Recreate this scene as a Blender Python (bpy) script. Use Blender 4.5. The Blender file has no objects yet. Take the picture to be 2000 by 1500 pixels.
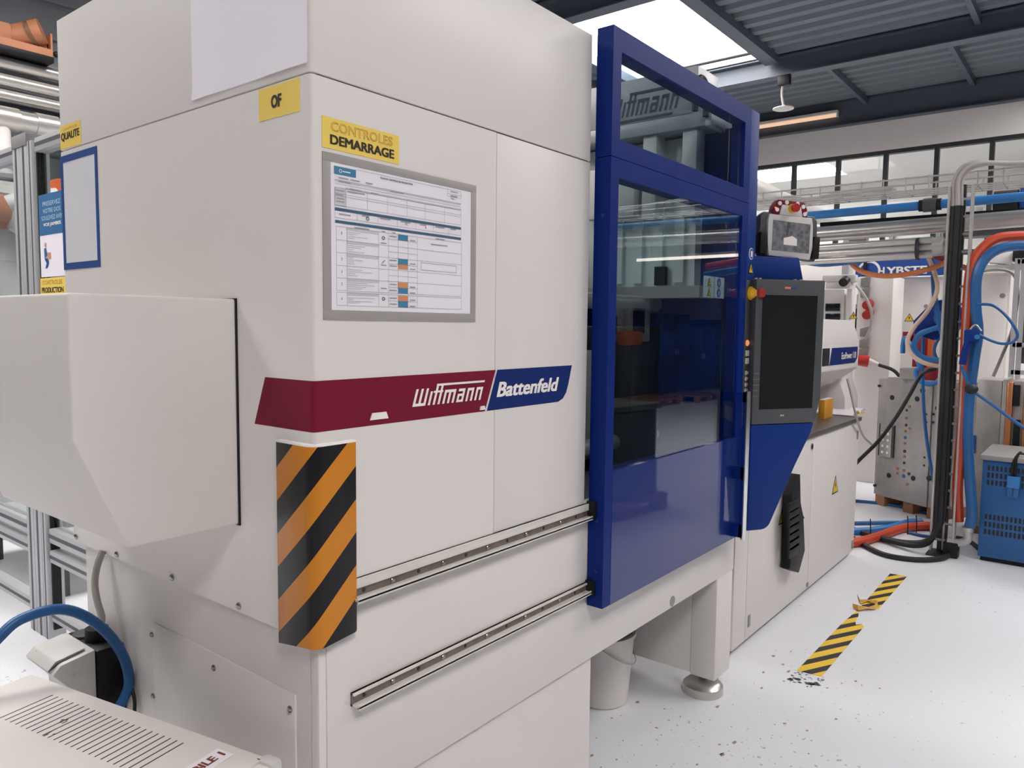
import bpy, bmesh, math, random
from mathutils import Vector, Matrix

random.seed(7)
scn = bpy.context.scene
col = scn.collection

# ------------------------------------------------------------------ camera
FPX = 1480.0                                    # focal length in pixels of a 2000 px wide frame
CR = Vector((0.62172732, -0.78316287, 0.01053801))     # camera right
CD = Vector((-0.05410497, -0.05636673, -0.99694305))   # camera down
CF = Vector((0.78136278, 0.61925657, -0.07741774))     # camera forward
CAM = Vector((-0.9373, -1.2500, 1.6))
cd = bpy.data.cameras.new('camera')
cam = bpy.data.objects.new('camera', cd)
col.objects.link(cam)
cam.matrix_world = Matrix(((CR.x, -CD.x, -CF.x, CAM.x), (CR.y, -CD.y, -CF.y, CAM.y), (CR.z, -CD.z, -CF.z, CAM.z), (0, 0, 0, 1)))
cd.sensor_width = 36.0
cd.lens = FPX * 36.0 / 2000.0
cd.clip_start = 0.02
cd.clip_end = 200
scn.camera = cam

# ------------------------------------------------------------------ world, exposure
w = bpy.data.worlds.new('world')
scn.world = w
w.use_nodes = True
w.node_tree.nodes['Background'].inputs[0].default_value = (0.93, 0.96, 1.0, 1)
w.node_tree.nodes['Background'].inputs[1].default_value = 1.0
scn.view_settings.view_transform = 'Standard'
scn.view_settings.look = 'None'
scn.view_settings.gamma = 1.0
scn.view_settings.use_curve_mapping = False
scn.view_settings.exposure = 0.07
SKYLIGHT = 14.0                                 # glazing radiance of the roof lights, seen and added
TUBE = 5.0                                     # radiance of the tube lamps


def at(px, py, X=None, Y=None, Z=None):
    """point where the sight line of a photo pixel meets an axis aligned plane of the place"""
    d = CR * ((px - 1000) / FPX) + CD * ((py - 750) / FPX) + CF
    s = (X - CAM.x) / d.x if X is not None else (Y - CAM.y) / d.y if Y is not None else (Z - CAM.z) / d.z
    return CAM + d * s


# ------------------------------------------------------------------ materials
def lin(c):
    return tuple(((v / 255) / 12.92 if v / 255 <= 0.04045 else ((v / 255 + 0.055) / 1.055) ** 2.4) for v in c) + (1,)


MATS = {}


def mat(name, rgb, rough=0.5, metal=0.0, var=0.04, scale=6.0, bump=0.0, coat=0.0, emit=0.0, spec=0.5, fine=None):
    """procedural material: base colour with faint noise mottling, optional relief"""
    m = bpy.data.materials.new(name)
    m.use_nodes = True
    nt = m.node_tree
    b = nt.nodes['Principled BSDF']
    c = lin(rgb)
    tc = nt.nodes.new('ShaderNodeTexCoord')
    ns = nt.nodes.new('ShaderNodeTexNoise')
    ns.inputs['Scale'].default_value = scale
    ns.inputs['Detail'].default_value = 4
    nt.links.new(tc.outputs['Object'], ns.inputs['Vector'])
    mx = nt.nodes.new('ShaderNodeMix')
    mx.data_type = 'RGBA'
    mx.inputs[6].default_value = tuple(max(0, v * (1 - var)) for v in c[:3]) + (1,)
    mx.inputs[7].default_value = tuple(min(1, v * (1 + var)) for v in c[:3]) + (1,)
    nt.links.new(ns.outputs[0], mx.inputs[0])
    nt.links.new(mx.outputs[2], b.inputs['Base Color'])
    b.inputs['Roughness'].default_value = rough
    b.inputs['Metallic'].default_value = metal
    b.inputs['Specular IOR Level'].default_value = spec
    b.inputs['Coat Weight'].default_value = coat
    b.inputs['Coat Roughness'].default_value = 0.03
    if emit:
        b.inputs['Emission Color'].default_value = c
        b.inputs['Emission Strength'].default_value = emit
    if bump:
        n2 = nt.nodes.new('ShaderNodeTexNoise')
        n2.inputs['Scale'].default_value = fine or 300
        nt.links.new(tc.outputs['Object'], n2.inputs['Vector'])
        bp = nt.nodes.new('ShaderNodeBump')
        bp.inputs['Strength'].default_value = bump
        bp.inputs['Distance'].default_value = 0.002
        nt.links.new(n2.outputs[0], bp.inputs['Height'])
        nt.links.new(bp.outputs[0], b.inputs['Normal'])
    MATS[name] = m
    return m


def glass(name, tint, refl_ior=1.5, rough=0.0):
    m = bpy.data.materials.new(name)
    m.use_nodes = True
    nt = m.node_tree
    nt.nodes.remove(nt.nodes['Principled BSDF'])
    out = nt.nodes['Material Output']
    t = nt.nodes.new('ShaderNodeBsdfTransparent')
    t.inputs[0].default_value = lin(tint)
    g = nt.nodes.new('ShaderNodeBsdfGlossy')
    g.inputs['Roughness'].default_value = rough
    fr = nt.nodes.new('ShaderNodeFresnel')
    ge = nt.nodes.new('ShaderNodeNewGeometry')          # same reflectance from either side of the sheet
    io = nt.nodes.new('ShaderNodeMix')
    io.inputs[2].default_value = refl_ior
    io.inputs[3].default_value = 1.0 / refl_ior
    nt.links.new(ge.outputs['Backfacing'], io.inputs[0])
    nt.links.new(io.outputs[0], fr.inputs[0])
    mx = nt.nodes.new('ShaderNodeMixShader')
    nt.links.new(fr.outputs[0], mx.inputs[0])
    nt.links.new(t.outputs[0], mx.inputs[1])
    nt.links.new(g.outputs[0], mx.inputs[2])
    nt.links.new(mx.outputs[0], out.inputs[0])
    MATS[name] = m
    return m


def emitter(name, rgb, strength):
    m = bpy.data.materials.new(name)
    m.use_nodes = True
    nt = m.node_tree
    nt.nodes.remove(nt.nodes['Principled BSDF'])
    e = nt.nodes.new('ShaderNodeEmission')
    e.inputs[0].default_value = lin(rgb)
    e.inputs[1].default_value = strength
    nt.links.new(e.outputs[0], nt.nodes['Material Output'].inputs[0])
    MATS[name] = m
    return m


WHITE = mat('white_powder_coat', (225, 219, 216), 0.42, var=0.015, scale=3, bump=0.06, fine=900)
BASEW = mat('base_powder_coat', (222, 216, 213), 0.5, var=0.02, scale=3, bump=0.06, fine=900)
CHUTEW = mat('chute_textured_plastic', (221, 215, 211), 0.55, var=0.015, scale=4, bump=0.1, fine=700)
BLUE = mat('blue_gloss_paint', (8, 36, 112), 0.45, var=0.05, scale=4, coat=0.05, spec=.12)
BLUEG = mat('blue_mirror_gloss', (10, 38, 110), 0.4, var=0.05, scale=4, coat=0.7, spec=.2)
BLUEP = mat('blue_satin_paint', (16, 50, 124), 0.55, var=0.05, scale=4, spec=0.2)
GAP = mat('dark_gap', (52, 50, 52), 0.8)
BLACK = mat('black_plastic', (20, 20, 23), 0.5, var=0.1, spec=.35)
RUBBER = mat('black_rubber', (30, 30, 33), 0.6, var=0.1)
DGREY = mat('dark_grey_plastic', (74, 76, 80), 0.45, var=0.04)
MGREY = mat('mid_grey_plastic', (140, 138, 138), 0.5, var=0.04)
LGREY = mat('light_grey_plastic', (206, 202, 200), 0.45, var=0.03)
STEEL = mat('galvanised_steel', (190, 186, 183), 0.36, 0.5, var=0.12, scale=14)
STAIN = mat('stainless_steel', (200, 196, 192), 0.28, 0.7, var=0.08, scale=9)
CHROME = mat('chrome', (225, 225, 228), 0.06, 1.0, var=0.0)
ALU = mat('anodised_aluminium', (186, 186, 189), 0.42, 0.3, var=0.05)
DSTEEL = mat('dark_steel', (70, 70, 74), 0.4, 0.8, var=0.15)
MACHST = mat('machined_steel', (168, 164, 161), 0.36, 0.45, var=0.22, scale=9)
BOLTM = mat('zinc_bolt', (164, 162, 160), 0.25, 1.0)
YELLOW = mat('yellow_label', (238, 205, 96), 0.6, var=0.03)
TAPEY = mat('yellow_tape', (232, 190, 50), 0.45, var=0.06)
INK = mat('black_ink', (40, 26, 26), 0.6)
OUTL = mat('ochre_outline_ink', (176, 128, 40), 0.6)
PAPER = mat('white_paper', (236, 230, 238), 0.75, var=0.01)
FRAMEG = mat('grey_magnetic_frame', (158, 152, 150), 0.5, var=0.03)
FRAMEB = mat('blue_magnetic_frame', (24, 70, 136), 0.45, var=0.03)
FORMBL = mat('form_navy_bar', (62, 92, 122), 0.7)
FORMCY = mat('form_blue_cell', (58, 126, 162), 0.7)
FORMOR = mat('form_orange_cell', (208, 140, 96), 0.7)
FORMGR = mat('form_grey_cell', (198, 196, 204), 0.7)
FORMLN = mat('form_line_ink', (120, 118, 122), 0.7)
RED = mat('crimson_film', (118, 16, 44), 0.55, var=0.04, spec=.2)
NAVY = mat('navy_film', (12, 38, 104), 0.55, var=0.04, spec=.2)
WFILM = mat('white_film', (240, 234, 230), 0.5)
ESTOPR = mat('red_button', (176, 40, 34), 0.35)
ESTOPY = mat('yellow_collar', (244, 186, 40), 0.4)
ORANGE = mat('orange_paint', (226, 108, 54), 0.4, var=0.06)
SCREEN = mat('dark_screen', (26, 27, 30), 0.12, spec=0.4)
LABELBL = mat('blue_sign', (30, 74, 150), 0.45)
WOOD = mat('pallet_wood', (150, 108, 80), 0.75, var=0.25, scale=12)
CARTB = mat('blue_cart_paint', (38, 98, 158), 0.4, var=0.08, scale=7)
HOSEB = mat('blue_hose', (34, 92, 150), 0.38, var=0.06)
HOSEC = mat('bright_blue_hose', (50, 122, 190), 0.38, var=0.06)
HOSER = mat('red_orange_hose', (200, 74, 44), 0.42, var=0.1)
HOSEO = mat('orange_hose', (206, 122, 76), 0.42, var=0.1)
HOSEG = mat('grey_hose', (176, 170, 166), 0.45, var=0.05)
REDP = mat('red_paint', (150, 34, 40), 0.45, var=0.05)
COPPER = mat('copper_brown_plate', (206, 138, 94), 0.32, 0.7, var=0.15)
CEIL = mat('slate_deck_paint', (104, 111, 120), 0.6, var=0.05)
BEAMM = mat('slate_beam_paint', (82, 89, 101), 0.5, var=0.05)
WALLG = mat('grey_plaster', (222, 217, 214), 0.85, var=0.02, scale=1.5)
SIDING = mat('siding_grey_metal', (150, 152, 158), 0.5, var=0.04)
MULL = mat('dark_mullion', (44, 46, 50), 0.5)
CURTAIN = mat('pale_grey_panel', (206, 212, 208), 0.55, var=0.03)
PANEG = glass('tinted_safety_glass', (226, 236, 240), 1.6)
CLEAR = glass('clear_glass', (236, 240, 240), 1.45)
SKYM = emitter('roof_light_glazing', (255, 252, 248), SKYLIGHT)
TUBEM = emitter('tube_lamp_glow', (255, 236, 222), TUBE)
TUBEW = emitter('warm_tube_glow', (250, 206, 172), 0.9)


# ------------------------------------------------------------------ mesh building
class MB:
    def __init__(self):
        self.v = []
        self.f = []

    def add(self, vs, fs):
        o = len(self.v)
        self.v += [Vector(p) for p in vs]
        self.f += [tuple(i + o for i in f) for f in fs]
        return self

    def box(self, x0, x1, y0, y1, z0, z1):
        x0, x1 = min(x0, x1), max(x0, x1)
        y0, y1 = min(y0, y1), max(y0, y1)
        z0, z1 = min(z0, z1), max(z0, z1)
        return self.add([(x0, y0, z0), (x1, y0, z0), (x1, y1, z0), (x0, y1, z0), (x0, y0, z1), (x1, y0, z1), (x1, y1, z1), (x0, y1, z1)],
                        [(0, 3, 2, 1), (4, 5, 6, 7), (0, 1, 5, 4), (1, 2, 6, 5), (2, 3, 7, 6), (3, 0, 4, 7)])

    def prism(self, poly, axis, a, b):
        """extrude a 2D polygon along an axis: 'x' takes (y, z), 'y' takes (x, z), 'z' takes (x, y)"""
        def pt(p, t):
            return (t, p[0], p[1]) if axis == 'x' else (p[0], t, p[1]) if axis == 'y' else (p[0], p[1], t)
        n = len(poly)
        vs = [pt(p, a) for p in poly] + [pt(p, b) for p in poly]
        return self.add(vs, [tuple(range(n)), tuple(range(2 * n - 1, n - 1, -1))] + [(i, (i + 1) % n, n + (i + 1) % n, n + i) for i in range(n)])

    def cyl(self, p0, p1, r0, r1=None, n=16, caps=True):
        r1 = r0 if r1 is None else r1
        p0, p1 = Vector(p0), Vector(p1)
        d = (p1 - p0).normalized()
        u = d.orthogonal().normalized()
        q = d.cross(u)
        vs = [p + (u * math.cos(2 * math.pi * i / n) + q * math.sin(2 * math.pi * i / n)) * r for p, r in ((p0, r0), (p1, r1)) for i in range(n)]
        fs = [(i, (i + 1) % n, n + (i + 1) % n, n + i) for i in range(n)]
        if caps:
            fs += [tuple(range(n - 1, -1, -1)), tuple(range(n, 2 * n))]
        return self.add(vs, fs)

    def lathe(self, prof, c, n=24, axis='z'):
        """turn a profile of (radius, height) about an axis through c"""
        c = Vector(c)
        vs = []
        for r, h in prof:
            for i in range(n):
                a = 2 * math.pi * i / n
                x, y = r * math.cos(a), r * math.sin(a)
                vs.append(c + (Vector((x, y, h)) if axis == 'z' else Vector((h, x, y)) if axis == 'x' else Vector((x, h, y))))
        fs = []
        for k in range(len(prof) - 1):
            fs += [(k * n + i, k * n + (i + 1) % n, (k + 1) * n + (i + 1) % n, (k + 1) * n + i) for i in range(n)]
        fs += [tuple(range(n - 1, -1, -1)), tuple(range((len(prof) - 1) * n, len(prof) * n))]
        return self.add(vs, fs)

    def tube(self, pts, r, n=8, sub=6):
        """round tube along a smooth curve through the points"""
        pts = [Vector(p) for p in pts]
        if sub > 1 and len(pts) > 2:
            q = [pts[0] * 2 - pts[1]] + pts + [pts[-1] * 2 - pts[-2]]
            o = []
            for i in range(1, len(q) - 2):
                for k in range(sub):
                    t = k / sub
                    o.append(0.5 * ((2 * q[i]) + (q[i + 1] - q[i - 1]) * t + (2 * q[i - 1] - 5 * q[i] + 4 * q[i + 1] - q[i + 2]) * t * t + (3 * q[i] - q[i - 1] - 3 * q[i + 1] + q[i + 2]) * t ** 3))
            pts = o + [pts[-1]]
        m = len(pts)
        t0 = (pts[1] - pts[0]).normalized()
        u = t0.orthogonal().normalized()
        vs = []
        for i, p in enumerate(pts):
            t = (pts[min(i + 1, m - 1)] - pts[max(i - 1, 0)]).normalized()
            u = (u - t * u.dot(t)).normalized()
            b = t.cross(u)
            vs += [p + (u * math.cos(2 * math.pi * k / n) + b * math.sin(2 * math.pi * k / n)) * r for k in range(n)]
        fs = [(i * n + k, i * n + (k + 1) % n, (i + 1) * n + (k + 1) % n, (i + 1) * n + k) for i in range(m - 1) for k in range(n)]
        fs += [tuple(range(n - 1, -1, -1)), tuple(range((m - 1) * n, m * n))]
        return self.add(vs, fs)

    def ball(self, c, r, nu=14, nv=8, sz=1.0):
        c = Vector(c)
        prof = [(r * math.sin(math.pi * k / nv) + 1e-4, -r * sz * math.cos(math.pi * k / nv)) for k in range(nv + 1)]
        return self.lathe(prof, c, nu)

    def quad(self, *p):
        return self.add(p, [tuple(range(len(p)))])

    def xf(self, M):
        self.v = [M @ p for p in self.v]
        return self

    def mesh(self, name, bevel=0.0, seg=2, sharp=35):
        me = bpy.data.meshes.new(name)
        bm = bmesh.new()
        vs = [bm.verts.new(p) for p in self.v]
        for f in self.f:
            try:
                bm.faces.new([vs[i] for i in f])
            except ValueError:
                pass
        bmesh.ops.recalc_face_normals(bm, faces=bm.faces[:])
        if bevel:
            es = [e for e in bm.edges if len(e.link_faces) == 2 and e.calc_face_angle() > math.radians(30)]
            bmesh.ops.bevel(bm, geom=es, offset=bevel, segments=seg, affect='EDGES', clamp_overlap=True, profile=0.5)
        bm.to_mesh(me)
        bm.free()
        me.polygons.foreach_set('use_smooth', [True] * len(me.polygons))
        me.set_sharp_from_angle(angle=math.radians(sharp))
        return me

    def build(self, name, m, parent=None, bevel=0.0, seg=2, local=False, sharp=35, label=None):
        parent = cap(parent)
        off = Vector((0, 0, 0))
        if parent is None:
            xs = [p.x for p in self.v]
            ys = [p.y for p in self.v]
            off = Vector(((min(xs) + max(xs)) / 2, (min(ys) + max(ys)) / 2, min(p.z for p in self.v)))
        elif not local:
            off = WL[parent.name]
        self.v = [p - off for p in self.v]
        me = self.mesh(name, bevel, seg, sharp)
        me.materials.append(m)
        o = bpy.data.objects.new(name, me)
        col.objects.link(o)
        if parent is None:
            o.location = off
        else:
            o.parent = parent
        WL[o.name] = off
        if label:
            o['label'] = label
        return o


WL = {}


def cap(p):
    """keep to thing > part > sub-part: a piece of a sub-part hangs on the part above it"""
    while p is not None and p.parent is not None and p.parent.parent is not None:
        p = p.parent
    return p



def tag(o, label=None, cat=None, group=None, kind=None):
    for k, v in (('label', label), ('category', cat), ('group', group), ('kind', kind)):
        if v:
            o[k] = v
    return o


def thing(name, label, cat, loc=(0, 0, 0), rz=0.0, group=None, kind=None):
    o = bpy.data.objects.new(name, None)
    col.objects.link(o)
    o.location = loc
    o.rotation_euler = (0, 0, rz)
    o.empty_display_size = 0.1
    WL[o.name] = Vector(loc)
    return tag(o, label, cat, group, kind)


def share(o, name, parent, loc):
    """another piece that shares a mesh, moved by loc"""
    c = bpy.data.objects.new(name, o.data)
    col.objects.link(c)
    c.parent = cap(parent)
    c.location = loc
    WL[c.name] = WL[o.name]
    return c


def copy_tree(o, parent=None):
    c = o.copy()
    col.objects.link(c)
    if parent:
        c.parent = parent
    for ch in list(o.children):
        copy_tree(ch, c)
    WL[c.name] = WL[o.name].copy()
    return c


def lettering(body, m, parent, o, xd, ud, wid, hei, bold=0.0, shear=0.0, outline=0.0, local=False, name='lettering', lift=0.0006, spacing=1.0):
    """flat printed text fitted into a box: lower left corner o, directions xd and ud"""
    parent = cap(parent)
    cu = bpy.data.curves.new(name, 'FONT')
    cu.body = body
    cu.shear = shear
    cu.space_character = spacing
    cu.resolution_u = 3
    if outline:
        cu.fill_mode = 'NONE'
        cu.bevel_depth = outline
        cu.bevel_resolution = 0
    t = bpy.data.objects.new('tmp', cu)
    col.objects.link(t)
    dg = bpy.context.evaluated_depsgraph_get()
    me = bpy.data.meshes.new_from_object(t.evaluated_get(dg))
    bpy.data.objects.remove(t)
    bpy.data.curves.remove(cu)
    xs = [v.co.x for v in me.vertices]
    ys = [v.co.y for v in me.vertices]
    x0, x1, y0, y1 = min(xs), max(xs), min(ys), max(ys)
    xd, ud, o = Vector(xd).normalized(), Vector(ud).normalized(), Vector(o)
    nn = xd.cross(ud)
    off = Vector((0, 0, 0)) if local else WL[parent.name]
    if bold:                                       # heavier strokes: the same glyphs set again with a small shift
        d = bold * 1.1
        src = [v.co.copy() for v in me.vertices]
        fcs = [tuple(p.vertices) for p in me.polygons]
        vs, fs = [], []
        for i, (dx, dy) in enumerate(((-d, -d * .6), (-d, d * .6), (d, -d * .6), (d, d * .6), (0, 0), (-d, 0), (d, 0))):
            o_ = len(vs)
            vs += [Vector((c.x + dx, c.y + dy, i * .00004)) for c in src]
            fs += [tuple(j + o_ for j in f) for f in fcs]
        me = bpy.data.meshes.new(name)
        me.from_pydata(vs, [], fs)
        x0, x1, y0, y1 = x0 - d, x1 + d, y0 - d * .6, y1 + d * .6
    for v in me.vertices:
        v.co = o + xd * ((v.co.x - x0) / (x1 - x0) * wid) + ud * ((v.co.y - y0) / (y1 - y0) * hei) + nn * (lift + (v.co.z * 0.01 if outline else v.co.z)) - off
    me.materials.clear()
    me.materials.append(m)
    ob = bpy.data.objects.new(name, me)
    col.objects.link(ob)
    ob.parent = parent
    WL[ob.name] = off
    return ob


def squared_logo(m, parent, o, xd, ud, wid, hei, shear=.3, bars=(1,), name='lettering'):
    """slanted squared letters W i t t m a n n under one long bar, built from straight strokes"""
    t = .2
    R = []                                         # strokes x0, x1, y0, y1 in letter units
    R += [(x, x + t, 0, 1.22) for x in (0, .46, .92)] + [(0, 1.12, 0, t)]
    R += [(1.34, 1.34 + t, 0, .98)]
    R += [(1.78, 1.78 + t, 0, 1.34), (2.22, 2.22 + t, 0, 1.34), (1.62, 2.5, .86, 1.0)]
    R += [(x, x + t, 0, 1.0) for x in (2.66, 3.1, 3.54)] + [(2.66, 3.74, 1 - t, 1.0)]
    R += [(3.98, 3.98 + t, 0, .62), (4.44, 4.44 + t, 0, 1.0), (4.0, 4.64, 1 - t, 1.0), (3.98, 4.64, 0, .17), (3.98, 4.64, .44, .62)]
    for x in (4.88, 5.78):
        R += [(x, x + t, 0, 1.0), (x + .46, x + .46 + t, 0, 1.0), (x, x + .66, 1 - t, 1.0)]
    if 1 in bars:
        R += [(1.74, 6.46, 1.34, 1.5)]
    if 2 in bars:
        R += [(-.3, 6.2, -.36, -.2)]
    xd, ud, o = Vector(xd).normalized(), Vector(ud).normalized(), Vector(o)
    nn = xd.cross(ud)
    k = MB()
    for i, (x0, x1, y0, y1) in enumerate(R):
        k.quad(*[o + xd * ((x + shear * y) / 6.8 * wid) + ud * (y / 1.5 * hei) + nn * (.0007 + .00005 * i) for x, y in ((x0, y0), (x1, y0), (x1, y1), (x0, y1))])
    ob = k.build(name, m, parent)
    return ob


def warn_triangle(parent, c, xd, ud, s, local=False, name='warning_sticker'):
    """yellow warning triangle with a dark border and bolt mark"""
    c, xd, ud = Vector(c), Vector(xd).normalized(), Vector(ud).normalized()
    nn = xd.cross(ud)
    tri = [c + ud * s, c - ud * s * 0.6 - xd * s * 0.9, c - ud * s * 0.6 + xd * s * 0.9]
    k = MB()
    k.add([p + nn * t for t in (0.0, 0.001) for p in tri], [(0, 1, 2), (5, 4, 3), (0, 1, 4, 3), (1, 2, 5, 4), (2, 0, 3, 5)])
    a = k.build(name, INK, parent, local=local)
    ctr = sum(tri, Vector()) / 3
    k = MB()
    k.quad(*[ctr + (p - ctr) * 0.8 + nn * 0.0016 for p in tri])
    b = k.build('yellow_field', TAPEY, a, local=local)
    k = MB()
    k.quad(c + ud * s * .45 + nn * 0.0022, c + ud * s * .05 - xd * s * .15 + nn * .0022, c + nn * .0022, c - ud * s * .4 + nn * .0022, c + ud * .1 * s + xd * s * .15 + nn * .0022)
    k.build('bolt_mark', INK, a, local=local)
    return a


def bolts(parent, spots, axis, r, h, m=None, name='bolt'):
    """domed screws: one mesh shared by every spot; axis is the direction of the head"""
    prof = [(r, 0), (r, h * .45), (r * .75, h * .85), (r * .35, h)]
    first = None
    for p in spots:
        if first is None:
            k = MB()
            k.lathe(prof, (0, 0, 0), 10)
            k.xf(Matrix.Translation(Vector(p)) @ Vector((0, 0, 1)).rotation_difference(Vector(axis)).to_matrix().to_4x4())
            first = k.build(name, m or BOLTM, parent)
            p0 = Vector(p)
        else:
            share(first, name, parent, Vector(p) - p0)


X1, Y1, Z1 = Vector((1, 0, 0)), Vector((0, 1, 0)), Vector((0, 0, 1))

# ================================================================== THE HALL
ROOFZ = 5.2
FLOORM = mat('grey_resin_floor', (226, 226, 231), 0.42, var=0.05, scale=0.8)
nt = FLOORM.node_tree                       # scattered chips and specks in the resin
b = nt.nodes['Principled BSDF']
src = b.inputs['Base Color'].links[0].from_socket
tc = nt.nodes.new('ShaderNodeTexCoord')
vo = nt.nodes.new('ShaderNodeTexNoise')
vo.inputs['Scale'].default_value = 46
vo.inputs['Detail'].default_value = 2
vo.inputs['Roughness'].default_value = 0.45
nt.links.new(tc.outputs['Object'], vo.inputs['Vector'])
big = nt.nodes.new('ShaderNodeTexNoise')
big.inputs['Scale'].default_value = 1.3
nt.links.new(tc.outputs['Object'], big.inputs['Vector'])
ad = nt.nodes.new('ShaderNodeMath')
ad.operation = 'MULTIPLY_ADD'
ad.inputs[1].default_value = 0.35
nt.links.new(big.outputs[0], ad.inputs[0])
nt.links.new(vo.outputs[0], ad.inputs[2])
rp = nt.nodes.new('ShaderNodeValToRGB')
rp.color_ramp.elements[0].position = 0.92
rp.color_ramp.elements[1].position = 0.97
nt.links.new(ad.outputs[0], rp.inputs[0])
mx = nt.nodes.new('ShaderNodeMix')
mx.data_type = 'RGBA'
mx.inputs[7].default_value = lin((176, 172, 168))
nt.links.new(rp.outputs[0], mx.inputs[0])
nt.links.new(src, mx.inputs[6])
nt.links.new(mx.outputs[2], b.inputs['Base Color'])

k = MB()
k.box(-10.2, 20.5, -13, -1.655, -0.12, 0)
k.box(-10.2, 20.5, -1.645, 7.1, -0.12, 0)
k.box(-10.2, 20.5, -1.655, -1.645, -0.12, -0.006)
tag(k.build('floor', FLOORM), 'pale grey resin floor of the workshop', kind='structure')

BEAMX = [-10.2, -6.6, -3.4, -.2, 3.0, 6.2, 9.45, 12.05]
ceil = thing('ceiling', 'dark slate corrugated metal roof deck with steel beams', None, (0, 0, ROOFZ), kind='structure')
RA, RM, RB, RC = (2.6, 4.45), (-.9, 1.0), (-4.4, -2.5), (-2.5, -1.0)      # rows of roof lights, mostly unseen ones added for light
SKYL = {-3.4: [RB, RA], -.2: [RA], 3.0: [RB], 6.2: [RC, RA], 9.45: [RC]}  # RA beside RC is the visible one; the rest are added to light the hall


def deck(x0, x1, y0, y1):
    """trapezoid ribbed sheet, ribs along Y"""
    k = MB()
    n = max(1, round((x1 - x0) / 0.27))
    p = (x1 - x0) / n
    prof = []
    for i in range(n):
        a = x0 + i * p
        prof += [(a, 0.0), (a + p * .42, 0.0), (a + p * .52, 0.05), (a + p * .9, 0.05)]
    prof.append((x1, 0.0))
    vs = [(x, y, ROOFZ + z) for y in (y0, y1) for x, z in prof]
    m = len(prof)
    k.add(vs, [(i, i + 1, m + i + 1, m + i) for i in range(m - 1)])
    k.box(x0, x1, y0, y1, ROOFZ + .08, ROOFZ + .12)
    k.build('deck_sheet', CEIL, ceil)


sky_n = 0
for i in range(len(BEAMX) - 1):
    x0, x1 = BEAMX[i], BEAMX[i + 1]
    y = -13.0
    for a, c in SKYL.get(x0, []):
        deck(x0, x1, y, a)
        y = c
        sky_n += 1
        s = thing('window_%d' % sky_n, 'bright rectangular roof light between the dark beams, all but one added unseen for light', None, ((x0 + x1) / 2, (a + c) / 2, ROOFZ), kind='structure')
        k = MB()
        k.box(x0 + .1, x1 - .1, a + .02, c - .02, ROOFZ + .3, ROOFZ + .32)
        k.build('glazing', SKYM, s)
        k = MB()
        for q in ((x0 + .04, x0 + .1, a - .04, c + .04), (x1 - .1, x1 - .04, a - .04, c + .04), (x0 + .1, x1 - .1, a - .04, a + .02), (x0 + .1, x1 - .1, c - .02, c + .04)):
            k.box(*q, ROOFZ + .02, ROOFZ + .34)
        k.build('kerb', LGREY, s)
        k = MB()
        for q in ((x0 + .1, x1 - .1, a - .16, a + .02), (x0 + .1, x1 - .1, c - .02, c + .16)):
            k.box(*q, ROOFZ - .1, ROOFZ + .02)
        k.build('trimmer', BEAMM, s)
        k = MB()
        k.cyl((x1 - .25, a + .1, ROOFZ + .06), (x1 - .25, c - .1, ROOFZ + .06), .025, n=8)
        k.build('opener_rod', DSTEEL, s)
    deck(x0, x1, y, 7.1)
for x in BEAMX[1:-1]:
    k = MB()
    k.box(x - .006, x + .006, -13, 7.1, 4.96, ROOFZ)
    k.box(x - .09, x + .09, -13, 7.1, 4.945, 4.96)
    k.box(x - .09, x + .09, -13, 7.1, ROOFZ - .015, ROOFZ)
    k.build('roof_beam', BEAMM, ceil)
for yy, i0, i1 in ((2.0, 6, 7), (0.18, 5, 6), (0.55, 6, 7), (5.0, 5, 6), (-4.9, 5, 7), (5.4, 6, 7)):
    for i in range(i0, i1):
        k = MB()
        k.box(BEAMX[i] + .01, BEAMX[i + 1] - .01, yy - .03, yy + .03, ROOFZ - .1, ROOFZ)
        k.build('purlin', BEAMM, ceil)

# ---- end wall with a band of glazing into the next hall
wb = thing('wall_back', 'pale grey end wall with a high band of glazing', None, (12.1, 2.8, 0), kind='structure')
MB().box(12.0, 12.2, -1.5, 7.1, 4.36, 4.82).build('plaster_band', WALLG, wb)
MB().box(12.0, 12.2, -1.5, 7.1, 0, 2.7).build('lower_wall', WALLG, wb)
MB().box(12.0, 20.4, -1.6, -1.5, 0, ROOFZ).build('return_wall', WALLG, wb)
k = MB()
k.box(11.86, 11.98, -1.5, 7.1, 4.80, 4.815)
k.box(11.975, 11.99, -1.5, 7.1, 4.80, ROOFZ)
k.box(11.99, 12.2, -1.5, 7.1, 4.82, ROOFZ + .05)
k.build('wall_beam', BEAMM, wb)
wn = thing('window_20', 'band of dark framed glazing high in the end wall', None, (12.1, 2.8, 2.7), kind='structure')
MB().box(12.02, 12.12, -1.5, 7.1, 4.30, 4.365).build('head_rail', MULL, wn)
MB().box(12.02, 12.12, -1.5, 7.1, 2.7, 2.78).build('sill_rail', MULL, wn)
first = MB().box(12.02, 12.12, 3.092 - .03, 3.092 + .03, 2.78, 4.30).build('mullion', MULL, wn)
for j in range(-5, 7):
    if j:
        share(first, 'mullion', wn, (0, -.703 * j, 0))
p1 = MB().box(12.065, 12.075, 3.092 + .03, 3.092 + .673, 2.78, 4.30).build('pane', CLEAR, wn)
for j in range(-4, 7):
    if j:
        share(p1, 'pane', wn, (0, -.703 * j, 0))

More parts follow.
